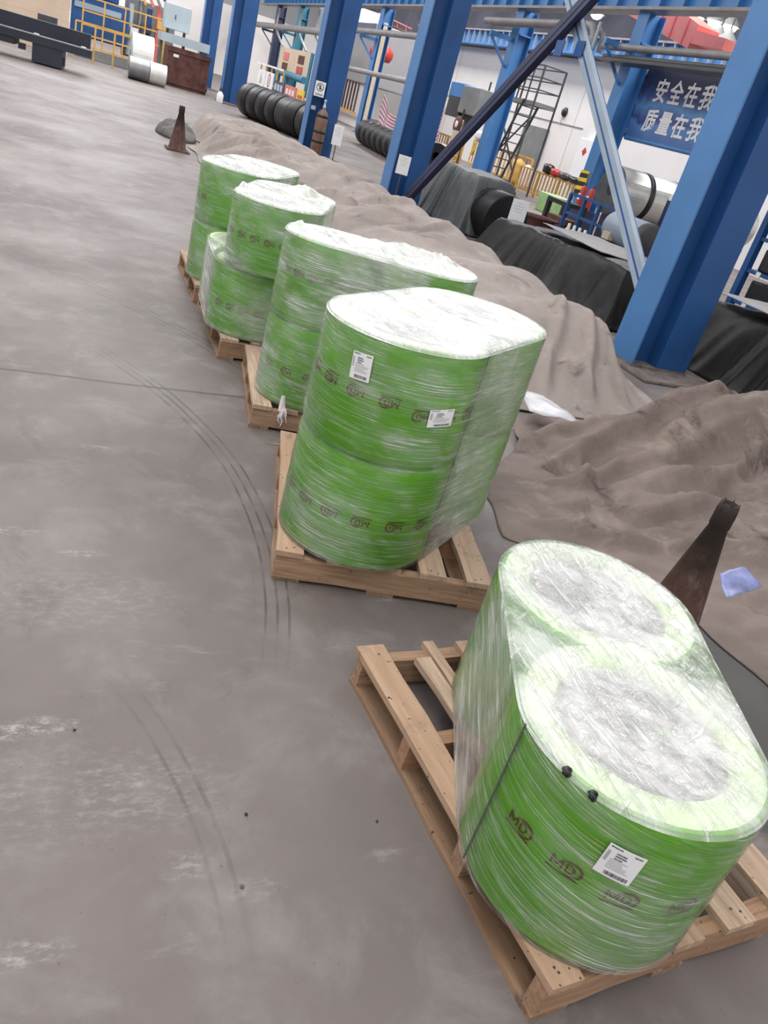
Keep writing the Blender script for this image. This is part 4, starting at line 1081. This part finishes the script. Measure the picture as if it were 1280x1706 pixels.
# ------------------------------------------------------------------ black strip coils behind the columns
SHARED = {}
def hcoil(x, y, r, w, label, group=None, ang=0.0, m=COILBLK, mend=None, bore=.35):
    t = thing('steel_coil', (x, y, 0), label, 'coil', group)
    key = (r, w, m.name)
    if key not in SHARED:
        e = .015
        o = MB().lathe((0, 0, 0), [(r * bore, -w / 2), (r - e, -w / 2), (r, -w / 2 + e), (r, w / 2 - e), (r - e, w / 2), (r * bore, w / 2), (r * bore, -w / 2)], 36, axis='y').build('wound_strip', m, t, 0, True)
        for s_ in (-1, 1):
            MB().lathe((0, 0, 0), [(r * bore + .01, s_ * (w / 2 + .002)), (r - .02, s_ * (w / 2 + .002))], 36, axis='y').build('coil_face', mend or m, o, 0, True)
        MB().lathe((0, 0, 0), [(r + .001, -.02), (r + .006, -.02), (r + .006, .02), (r + .001, .02)], 36, axis='y').build('strap', BLACK, o, 0, True)
        if bore < .1: MB().disc((0, -w / 2 - .003, 0), r * bore + .012, 12, axis='y').build('bore_cap', BLACK, o, 0, True)
        SHARED[key] = o
    else: o = copy_tree(SHARED[key], t)
    o.location = (0, 0, r + .006); t.rotation_euler.z = ang
    return t
ORD = ['first', 'second', 'third', 'fourth', 'fifth', 'sixth', 'seventh']
px_, py_ = 6.42, 22.5
for k, w in enumerate((.62, 1.15, .55, .55, .55, .55)):
    py_ += w / 2; hcoil(px_ - (py_ - 22.5) * .27, py_, .47, w, ('first black strip coil of the row left of the gas cylinder column', 'wide black coil, second in the row left of the gas cylinder column')[k] if k < 2 else ORD[k] + ' black strip coil from the gas cylinder column, in the left row', 'black coils in the left gap', RZ(15)); py_ += w / 2 + .04
for k in range(7):
    f = k / 6
    hcoil(9.50 + .28 * f, 24.1 + 4.2 * f, .40, .52, ORD[k] + ' nearest black coil of the front row left of the second column', 'black coils in the right gap', RZ(4))
for k in range(5):
    hcoil(10.75 + .06 * k, 24.7 + .80 * k, .42, .50, ORD[k] + ' nearest black coil of the rear row left of the second column', 'rear black coils in the right gap', RZ(4))
t = hcoil(6.62, 12.22, .40, 1.10, 'big black coil whose end sticks out of the dark grey tarpaulin', None, 0, COILBLK, BLACK, .06)
t = hcoil(7.0, 13.6, .44, .9, 'silver-strapped coil partly under the dark grey tarpaulin', None, 0, STEEL_D, BLACK, .06)

# ------------------------------------------------------------------ placards on thin posts, notices
def placard(x, y, z, w, h, ph, label, ang=0.0):
    t = thing('placard', (x, y, 0), label, 'placard', None, ang)
    MB().tube([(0, 0, .012), (0, 0, z)], .012, 6).build('post', GREY_DK, t, 0, True)
    MB().lathe((0, 0, 0), [(.001, .012), (.09, .012), (.09, 0)], 14).build('foot', GREY_DK, t, 0, True)
    o = MB().box((-w / 2, -.016, z), (w / 2, -.006, z + h)).build('sheet', WHITE, t, 0, True)
    p = MB()
    for k in range(4):
        ww = w * (.22 + .12 * ((k * 7) % 4) / 3)
        p.add([(-ww, -.017, z + h * (.86 - k * .12)), (ww * .9, -.017, z + h * (.86 - k * .12)), (ww * .9, -.017, z + h * (.83 - k * .12)), (-ww, -.017, z + h * (.83 - k * .12))], [(0, 1, 2, 3)])
    p.build('printed_text', PRINT_P, o, 0, True)
    return t
placard(5.05, 12.62, .62, .20, .28, 1, 'white placard on a post before the column where the dark brace starts', RZ(-20))
placard(5.72, 18.55, .40, .22, .42, 1, 'white placard on a thin post at the foot of the gas cylinder column', RZ(-16))
placard(6.42, 11.05, .48, .25, .34, 1, 'white placard in front of the big black coil end', RZ(-28))
NY = 18.985
t = thing('safety_notice', (5.3, NY, 1.4), 'white no-entry notice with a ringed figure on the blue column', 'sign')
na, nb, nc, nd = UY(527, 134, NY), UY(544, 137.5, NY), UY(540, 164, NY), UY(523, 158, NY)
nx0, nx1, nz0, nz1 = na[0], nb[0], (nc[2] + nd[2]) / 2, (na[2] + nb[2]) / 2
MB().box((nx0, NY - .01, nz0), (nx1, NY, nz1)).build('plate', WHITE, t)
ncx, ncz, nr = (nx0 + nx1) / 2, nz0 + (nz1 - nz0) * .62, (nx1 - nx0) * .36
def ring(mb, c, r0, r1, n=24):
    vs = []
    for k in range(n):
        a = 2 * math.pi * k / n
        for r in (r0, r1): vs.append((c[0] + r * math.cos(a), c[1], c[2] + r * math.sin(a)))
    mb.add(vs, [(2 * k, 2 * k + 1, (2 * k + 3) % (2 * n), (2 * k + 2) % (2 * n)) for k in range(n)]); return mb
ring(MB(), (ncx, NY - .012, ncz), nr * .84, nr).build('ring', PRINT, t)
MB().box((ncx - nr * .22, NY - .012, ncz - nr * .6), (ncx + nr * .22, NY - .011, ncz + nr * .2)).build('figure_body', PRINT, t)
MB().lathe((ncx, NY - .012, ncz + nr * .42), [(.001, 0), (nr * .2, 0), (nr * .2, .001)], 12, axis='y').build('figure_head', PRINT, t)
b = MB(); c_, s_ = math.cos(-.7), math.sin(-.7); L_ = nr * .9; w_ = nr * .09
b.add([(ncx + x * c_ - z_ * s_, NY - .0125, ncz + x * s_ + z_ * c_) for x, z_ in ((-L_, -w_), (L_, -w_), (L_, w_), (-L_, w_))], [(0, 1, 2, 3)]); b.build('slash', PRINT, t)
MB().box((nx0 + .03, NY - .012, nz0 + (nz1 - nz0) * .08), (nx1 - .03, NY - .011, nz0 + (nz1 - nz0) * .2)).build('caption_bar', PRINT_G, t)
pz = UY(522, 179, NY)
one('small_notice', MB().box((pz[0] - .05, NY - .01, pz[2] - .04), (pz[0] + .05, NY, pz[2] + .04)), GREY_LT, 'small pale sticker on the blue column just above the gas cylinder', 'sticker')
# gas cylinder
gp = UY(514, 246, 18.82)
t = thing('gas_cylinder', (5.36, 18.80, .037), 'brown gas cylinder with black bands at the foot of the blue column', 'gas cylinder')
MB().lathe((5.36, 18.80, .037), [(.12, 0), (.135, .03), (.135, .82), (.12, .90), (.075, .96), (.04, .99), (.04, 1.02)], 24).build('body', CYLB, t)
for zz in (.32, .52, .84): MB().lathe((5.36, 18.80, zz + .037), [(.136, -.02), (.141, -.015), (.141, .035), (.136, .04)], 24).build('band', BLACK, t)
MB().lathe((5.36, 18.80, 1.057), [(.03, 0), (.035, .05), (.02, .06), (.02, .12), (.03, .13), (.03, .16), (.001, .17)], 12).build('valve', GREY_LT, t)
# white drum on the left of the second far column
t = thing('white_jug', (4.92, 29.9, 0), 'small white jug with a dark cap at the foot of the far column', 'jug')
MB().lathe((4.92, 29.9, 0), [(.001, 0), (.10, 0), (.11, .02), (.11, .26), (.05, .34), (.04, .36)], 16).build('body', WHITE, t)
MB().lathe((4.92, 29.9, .36), [(.045, 0), (.045, .14), (.001, .15)], 12).build('cap', BLACK, t)

# ------------------------------------------------------------------ coil rack and blue machine behind the nearest column
CRX = 9.6
cr, cy_, cz, cx0, cx1 = .43, 13.35, 1.23, 9.5, 12.9
t = thing('steel_coil', (CRX, cy_, 0), 'large bright steel coil with a dark end face behind the pale brace', 'coil')
MB().lathe((0, cy_, cz), [(cr * .3, cx0), (cr, cx0), (cr, cx1), (cr * .3, cx1)], 48, axis='x', smooth=False).build('wound_strip', STEEL, t)
MB().lathe((0, cy_, cz), [(.11, cx0 - .002), (cr - .004, cx0 - .003)], 48, axis='x').build('coil_face', COILEND, t)
MB().lathe((0, cy_, cz), [(.001, cx0 - .002), (.11, cx0 - .003)], 20, axis='x').build('bore', BLACK, t)
for xx, w in ((10.15, .06), (10.85, .02), (11.6, .02)): MB().lathe((0, cy_, cz), [(cr + .001, xx - w), (cr + .006, xx - w), (cr + .006, xx + w), (cr + .001, xx + w)], 48, axis='x').build('strap', BLACK, t)
t = thing('coil_cradle', (CRX, cy_, 0), 'dark blue cradle under the bright steel coil', 'rack')
for xx in (9.75, 11.2, 12.6):
    MB().box((xx, cy_ - .35, 0), (xx + .12, cy_ + .35, .79)).build('support', BLUE_DARK, t)
    MB().bar((xx + .06, cy_ - .46, .78), (xx + .06, cy_ - .42, .98), .08).build('chock', BLUE_DARK, t)
    MB().bar((xx + .06, cy_ + .46, .78), (xx + .06, cy_ + .42, .98), .08).build('chock', BLUE_DARK, t)
pa, pb = UX(1082, 326, 10.2), UX(1112, 340, 10.2)
MB().box((10.2, 11.9, .62), (10.3, 12.55, 1.36)).build('side_plate', BLUE_DARK, t)
for yy in (12.42, 12.1): MB().box((10.18, yy, 1.34), (10.26, yy + .08, 1.44)).build('white_clip', WHITE, t)
MB().box((10.2, 12.1, 0), (10.3, 12.3, .62)).build('leg', BLUE_DARK, t)
t = thing('electric_motor', (8.9, 11.6, .55), 'pale blue motor drum with a dark end cap in front of the bright coil', 'motor')
mo = MB().lathe((8.85, 0, .72), [(.02, 11.95), (.24, 11.95), (.26, 11.93), (.26, 11.05), (.24, 11.03)], 28, axis='y').build('drum', BLUE_PALE, t)
MB().lathe((8.85, 0, .72), [(.26, 11.04), (.265, 10.95), (.20, 10.90), (.001, 10.90)], 28, axis='y').build('end_cap', GREY_DK, t)
MB().box((8.7, 11.1, 0), (9.0, 11.9, .50)).build('pedestal', GREY_DK, t)
MB().box((8.56, 11.6, .52), (8.66, 11.8, .64)).build('name_plate', BEIGE, t)
t = thing('blue_guard_frame', (9.0, 14, 0), 'blue railed guard frame left of the bright steel coil', 'guard rail')
gx = 9.2
for yy in (12.52, 13.04, 13.56, 14.08): MB().bar((gx, yy, 0), (gx, yy, .95), .06).build('post', BLUE, t)
for zz in (.25, .6, .95): MB().bar((gx, 12.52, zz), (gx, 14.08, zz), .05).build('rail', BLUE, t)
wt = thing('white_bottles', (9.02, 13.2, 0), 'row of white bottles standing inside the blue guard frame', 'bottles')
for k in range(4): MB().lathe((9.02, 12.95 + .19 * k, 0), [(.06, 0), (.06, .34), (.03, .40), (.03, .46), (.001, .47)], 12).build('bottle', WHITE, wt)
t = thing('rust_drum', (9.1, 14.15, 0), 'rusty round tray and drum beside the blue guard frame', 'drum')
MB().lathe((9.05, 14.62, 0), [(.30, 0), (.30, .30), (.36, .33), (.36, .36), (.30, .34), (.28, .10)], 24).build('body', RUST, t)
t = thing('rust_beam_stack', (9.9, 15.2, 0), 'rusty red steel beams stacked left of the blue guard frame', 'beams')
for k in range(3): MB().box((9.72 + .03 * k, 14.85, k * .14), (10.05 + .03 * k, 15.60, k * .14 + .12)).build('beam', RUST, t)
t = thing('open_table', (10.5, 16.1, 0), 'black open table frame in front of the green crate', 'frame')
fx, fy0, fy1 = 10.25, 15.78, 16.45
for p in ((fx, fy0), (fx, fy1), (fx + .5, fy0), (fx + .5, fy1)): MB().bar((*p, 0), (*p, .58), .10).build('leg', BLACK, t)
MB().box((fx - .05, fy0 - .05, .58), (fx + .55, fy1 + .05, .67)).build('top', BLACK, t)
one('green_crate', MB().box((12.5, 19.3, 0), (13.1, 20.7, .50)), GREENBOX, 'pale green wrapped crate in front of the yellow fence', 'crate', None, .02)
for y_, l_ in ((17.15, 'red fire extinguisher left of its twin, at the foot of the banner column'), (16.80, 'red fire extinguisher right of its twin, at the foot of the banner column')):
    t = thing('fire_extinguisher', (11.5, y_, .55), l_, 'fire extinguisher')
    MB().lathe((11.5, y_, .55), [(.001, 0), (.075, 0), (.08, .02), (.08, .42), (.05, .48), (.02, .50)], 16).build('body', RED, t)
    MB().lathe((11.5, y_, 1.05), [(.025, 0), (.03, .05), (.001, .07)], 10).build('valve', BLACK, t)
    MB().box((11.415, y_ - .05, .72), (11.42, y_ + .05, .86)).build('white_label', WHITE, t)
one('extinguisher_shelf', MB().box((11.2, 16.6, 0), (11.65, 17.32, .55)), BLUE_DARK, 'dark blue stand under the two fire extinguishers', 'stand')
t = thing('hazard_board', (11.6, 17.9, .9), 'yellow and black striped hazard board on the banner column', 'sign')
MB().box((BX - .03, 17.45, .75), (BX - .005, 17.80, 1.35)).build('board', YEL_HI, t)
for k in range(3): 
    z_ = .80 + k * .19; b = MB(); b.add([(BX - .034, 17.45, z_ + .12), (BX - .034, 17.45, z_ + .02), (BX - .034, 17.80, z_ - .04 + .04), (BX - .034, 17.80, z_ + .14 - .04)], [(0, 1, 2, 3)]); b.build('stripe', BLACK, t)
# storage rack at the far right
RX = 8.3
t = thing('storage_rack', (RX, 7, 0), 'blue-posted dark storage rack with white shelf tags at the right edge', 'rack')
for yy in (5.2, 6.75, 8.2): 
    for xx in (RX, RX + .8): MB().bar((xx, yy, 0), (xx, yy, 1.75), .09).build('post', BLUE, t)
for zz in (.48, .88, 1.28, 1.68):
    MB().box((RX - .02, 5.1, zz), (RX + .82, 8.25, zz + .045)).build('shelf', BLUE, t)
    for k in range(6):
        yy = 7.9 - k * .42 - .1 * (k % 2)
        MB().box((RX - .035, yy, zz - .02), (RX - .02, yy + .07, zz + .05)).build('shelf_tag', WHITE, t)
BY = (5.30, 5.95, 6.85, 7.5)
SHN = {.02: 'floor', .53: 'lowest', .93: 'middle', 1.33: 'upper'}
for zz in (.02, .53, .93, 1.33):
    for k in range(4):
        one('black_bin', MB().box((RX + .06, BY[k], zz), (RX + .76, BY[k] + .58, zz + .28)), BLACK, 'black bin on the %s shelf of the blue-posted rack, %s from its far end' % (SHN[zz], ORD[3 - k] if k < 3 else 'first'), 'bin', 'bins on the storage rack', .02)
one('back_board', MB().box((RX + .95, 4.5, 0), (RX + 1.0, 8.4, 1.72)), BLACK, 'dark board closing the back of the storage rack', 'board')

# ------------------------------------------------------------------ sign boards behind the left gap
SX = 9.6
t = thing('sign_fence', (SX, 44, 0), 'pale fence with danger and warning boards behind the left black coils', 'fence')
s0, s1 = 36.5, 47.5
MB().box((SX + .05, s0, .60), (SX + .10, s1, .68)).build('rail', CREAM, t)
MB().box((SX + .05, 42.0, 1.42), (SX + .10, 48.5, 1.50)).build('rail', WHITE, t)
for k in range(9): MB().bar((SX + .08, s0 + k * 1.35, 0), (SX + .08, s0 + k * 1.35, 1.5 if k > 3 else .95), .07).build('post', YEL, t)
def board(y0, y1, z0, z1, m, name='sign_board'): return MB().box((SX - .01, y0, z0), (SX + .03, y1, z1)).build(name, m, t)
b1 = board(45.6, 47.4, .45, 1.20, WHITE)
tri = MB(); tri.add([(SX - .02, 46.5, 1.12), (SX - .02, 46.85, .56), (SX - .02, 46.15, .56)], [(0, 1, 2)]); tri.build('warning_triangle', BEIGE, b1)
b2 = board(43.6, 45.4, .45, 1.20, WHITE)
rg = MB(); vs = []
for k in range(20):
    a = 2 * math.pi * k / 20
    for r in (.24, .32): vs.append((SX - .02, 44.5 + r * math.cos(a), .83 + r * math.sin(a)))
rg.add(vs, [(2 * k, 2 * k + 1, (2 * k + 3) % 40, (2 * k + 2) % 40) for k in range(20)]); rg.build('ring', RED, b2)
sl = MB(); sl.add([(SX - .02, 44.5 - .2, .83 + .22), (SX - .02, 44.5 - .24, .83 + .18), (SX - .02, 44.5 + .2, .83 - .22), (SX - .02, 44.5 + .24, .83 - .18)], [(0, 1, 2, 3)]); sl.build('slash', PRINT_G, b2)
b3 = board(41.0, 43.2, .42, .95, BLUE_DARK)
for k in range(3): MB().box((SX - .02, 41.3 + k * .62, .55), (SX - .011, 41.75 + k * .62, .82)).build('white_lettering', GREY_LT, b3)
b4 = board(38.6, 40.8, .42, .95, CRANE_RED)
for k in range(3): MB().box((SX - .02, 38.9 + k * .6, .58), (SX - .011, 39.3 + k * .6, .80)).build('white_lettering', CLOTHW, b4)
b5 = board(37.2, 38.4, .42, .95, YEL_HI)
MB().box((SX - .02, 37.4, .6), (SX - .011, 38.2, .72)).build('red_lettering', RED, b5)
t = thing('danger_screen', (SX + .9, 48, 0), 'pale screen with red lettering boards above the warning signs', 'screen')
MB().box((SX + 1.5, 43.0, 1.3), (SX + 1.55, 50.0, 2.55)).build('screen', CREAM, t)
for y0, z0, m in ((44.2, 1.95, RUST), (44.2, 1.45, RED), (47.6, 1.95, CRANE_RED), (47.6, 1.45, RUST)): MB().box((SX + 1.47, y0, z0), (SX + 1.50, y0 + 1.2, z0 + .38)).build('red_panel', m, t)
MB().bar((SX + 1.52, 43.0, 0), (SX + 1.52, 43.0, 2.55), .1).build('post', TEAL, t)
MB().bar((SX + 1.52, 50.0, 0), (SX + 1.52, 50.0, 2.55), .1).build('post', TEAL, t)
t = thing('duct_box', (14.3, 48, 0), 'large white duct box high behind the grey pipe', 'duct')
MB().prism([(13.5, 45), (15.2, 45), (15.2, 52.5), (13.5, 52.5)], 2.7, 5.2).build('casing', WALLW, t, .05)
for yy in (45.2, 52.3):
    for xx in (13.6, 15.1): MB().bar((xx, yy, 0), (xx, yy, 2.7), .12).build('leg', GREY_MID, t)
one('machine_housing', MB().prism([(12.9, 39.6), (15.2, 39.6), (15.2, 44.2), (12.9, 44.2)], 1.9, 4.4), WALLG, 'pale grey machine housing between the teal and white-strip columns', 'housing', None, .05)
t = thing('tool_frame', (13.0, 41, 0), 'frame of hanging tools under the pale grey machine housing', 'frame')
for k in range(8): MB().bar((12.8, 39.9 + k * .5, .6), (12.8, 39.9 + k * .5, 1.9), .07).build('hanging_bar', RUST if k % 3 else GREY_DK, t)
MB().bar((12.8, 39.6, .6), (12.8, 44, .6), .1).build('rail', YEL, t)
MB().box((13.1, 39.6, 0), (13.2, 44.2, 1.9)).build('back_panel', WALLW, t)

# ------------------------------------------------------------------ far left: cart, coils, bin, cabinet, machine line
t = thing('transfer_cart', (-1, 25.6, 0), 'dark navy flat rail cart at the upper left edge', 'cart', None, RZ(-4))
def L(a, b): return MB().box(a, b)
L((-5.5, -.25, .46), (1.72, .05, .64)).build('side_beam', CARTB, t, 0, True)
L((-5.5, -.262, .64), (1.74, -.05, .665)).build('edge_strip', STEEL_D, t, 0, True)
L((-5.5, 1.0, .46), (1.62, 1.25, .98)).build('rear_beam', CARTB, t, 0, True)
L((-5.5, .05, .50), (1.6, 1.0, .56)).build('deck', CARTB, t, 0, True)
L((-5.5, -.20, .30), (-.15, .9, .46)).build('under_frame', CARTB, t, 0, True)
L((.28, -.22, .03), (1.02, .9, .46)).build('bogie', CARTB, t, 0, True)
L((1.02, -.1, .10), (1.07, .2, .28)).build('bumper', CARTB, t, 0, True)
L((-.05, -.23, .24), (.12, -.1, .38)).build('coupling', BLACK, t, 0, True)
for xx in (.42, .86): MB().lathe((xx, -.12, .15), [(.001, 0), (.14, 0), (.15, .02), (.15, .12), (.001, .12)], 18, axis='y').build('wheel', BLACK, t, 0, True)
for xx in (.30, 1.45): L((xx, -.20, .665), (xx + .12, -.08, .69)).build('lifting_lug', WHITE, t, 0, True)
t = thing('timber_stack', (-2, 33, 0), 'large pale plywood stack behind the navy cart', 'timber')
for k in range(6): MB().box((-6, 33 + .01 * k, k * .34), (.15 - .02 * (k % 2), 35, k * .34 + .337)).build('sheet_pack', CREAM, t)
one('dark_block', MB().box((-.75, 29.5, 0), (-.2, 30.2, 1.10)), GREY_DK, 'dark small box showing over the rear of the navy cart', 'box', None, .03)
# yellow handrails in front of the machine line
def hrail(y, x0, x1, zs, label, m=YEL, n=5):
    t = thing('yellow_handrail', (x0, y, 0), label, 'handrail')
    for z in zs: MB().bar((x0, y, z), (x1, y, z), .05).build('rail', m, t)
    for k in range(n + 1): MB().bar((x0 + (x1 - x0) * k / n, y, 0), (x0 + (x1 - x0) * k / n, y, zs[-1]), .055).build('post', m, t)
hrail(33.0, .35, 2.25, (.45, .80, 1.15), 'yellow handrail left of the bright coils', YEL, 3)
hrail(36.3, .6, 4.3, (1.05, 1.50, 1.95), 'upper yellow handrail along the blue machine line', YEL, 5)
t = thing('machine_line', (1.5, 38, 0), 'blue processing line with pipes and rollers far at the upper left', 'machine')
MB().box((.2, 37.5, .6), (2.3, 39.5, 2.0)).build('blue_base', BLUE, t, .05)
MB().box((-.6, 38.0, 2.0), (1.9, 39.5, 3.1)).build('blue_housing', BLUE, t, .05)
MB().box((.3, 37.45, 1.55), (2.0, 37.5, 1.75)).build('pale_panel', BLUE_PALE, t)
for k in range(4): MB().tube([(2.4 + .35 * k, 38.3, .4), (2.4 + .35 * k, 38.3, 2.2 + .2 * (k % 2))], .10, 10).build('upright', (GREY_LT, STEEL_D, BLUE, CRANE_RED)[k], t)
for k in range(5): MB().tube([(-.8, 37.3, 2.2 + .22 * k), (1.6, 37.3, 2.2 + .22 * k)], .07, 8).build('roller', (STEEL_D, WHITE, BLUE_DARK, YEL, GREY_MID)[k], t)
for k in range(4): MB().bar((2.2 + .3 * k, 38.0, 3.4), (2.9 + .3 * k, 38.0, 2.3), .10).build('inclined_bar', (YEL, CRANE_RED, GREY_MID, BLUE)[k], t)
MB().box((2.2, 39.0, .3), (4.2, 39.4, 2.4)).build('back_frame', GREY_MID, t)
for k in range(3): MB().box((2.4 + .5 * k, 37.9, 1.1 + .25 * k), (2.7 + .5 * k, 38.2, 1.4 + .25 * k)).build('junction_box', (WHITE, BLUE_DARK, YEL)[k], t)
for k in range(6): MB().box((.4, 34.6 + .25 * k, .0), (2.6, 34.75 + .25 * k, .10 + .04 * k)).build('step_beam', GREY_MID, t)
one('lit_opening', MB().box((.0, 61.8, 3.2), (1.3, 61.9, 4.1)), LAMP, 'bright lit opening far above the plywood stack', 'lamp')
t = thing('steel_coil', (2.5, 29.9, 0), 'bright steel coil lying on the floor before the brown bin', 'coil')
MB().lathe((0, 29.95, .33), [(.10, 1.96), (.33, 1.96), (.33, 2.58), (.10, 2.58)], 36, axis='x', smooth=False).build('wound_strip', STEEL_D, t)
MB().lathe((0, 29.95, .33), [(.10, 2.60), (.32, 2.60), (.32, 3.12), (.10, 3.12)], 36, axis='x', smooth=False).build('wound_strip', STEEL, t)
t = thing('steel_coil', (2.3, 30.9, 0), 'taller bright corrugated coil standing behind the floor coils', 'coil')
MB().lathe((0, 31.0, .66), [(.15, 2.06), (.66, 2.06), (.66, 2.72), (.15, 2.72)], 40, axis='x', smooth=False).build('wound_strip', STEEL, t)
MB().lathe((0, 31.0, .66), [(.15, 2.05), (.665, 2.05), (.665, 2.03), (.15, 2.03)], 40, axis='x', smooth=False).build('edge_ring', GREY_LT, t)
t = thing('scrap_bin', (3.8, 32.6, 0), 'rusty brown steel bin beside the farthest column', 'bin')
bx0, bx1, by0, by1 = 3.32, 4.75, 32.0, 33.4
MB().box((bx0, by0, .05), (bx1, by0 + .04, 1.22)).build('side_panel', RUST, t)
MB().box((bx0, by1 - .04, .05), (bx1, by1, 1.22)).build('side_panel', RUST, t)
MB().box((bx0, by0 + .04, .05), (bx0 + .04, by1 - .04, 1.22)).build('side_panel', RUST, t)
MB().box((bx1 - .04, by0 + .04, .05), (bx1, by1 - .04, 1.22)).build('side_panel', RUST, t)
MB().box((bx0, by0, 0), (bx1, by1, .05)).build('bottom_plate', RUST, t)
for zz in (.10, 1.08): MB().box((bx0 - .03, by0 - .04, zz), (bx1 + .03, by0, zz + .12)).build('rib', RUST, t)
one('paper_patch', MB().box((3.50, 31.955, .93), (3.68, 31.96, 1.02)), WHITE, 'pale patch stuck on the rusty brown bin', 'sticker')
t = thing('electric_cabinet', (3.6, 34, 1.3), 'pale grey-blue electric cabinet on a grey deck above the brown bin', 'cabinet')
MB().box((3.25, 34.0, 1.72), (4.18, 34.6, 2.52)).build('body', GREY_LT, t, .01)
MB().box((3.27, 33.97, 1.74), (4.16, 34.0, 2.50)).build('door', GREY_LT, t, .005)
MB().box((3.62, 33.95, 2.06), (3.65, 33.97, 2.20)).build('handle', GREY_DK, t)
t = thing('grey_deck', (3.9, 34, 0), 'grey raised deck carrying the electric cabinet', 'deck')
MB().box((3.2, 33.5, 1.30), (4.9, 35.2, 1.58)).build('deck_edge', GREY_LT, t)
for xx in (3.3, 4.1, 4.8): MB().bar((xx, 34.6, 0), (xx, 34.6, 1.3), .1).build('leg', GREY_MID, t)
for xx in (3.4, 4.0): MB().box((xx, 34.2, 1.58), (xx + .08, 34.4, 1.72)).build('cabinet_foot', GREY_DK, t)

# ------------------------------------------------------------------ flat print and tiny pieces stay joined
for o in bpy.data.objects:
    if o.name.split('.')[0] in ('printed_text', 'nail_heads', 'printed_mark', 'torn_rim'): o['kind'] = 'stuff'
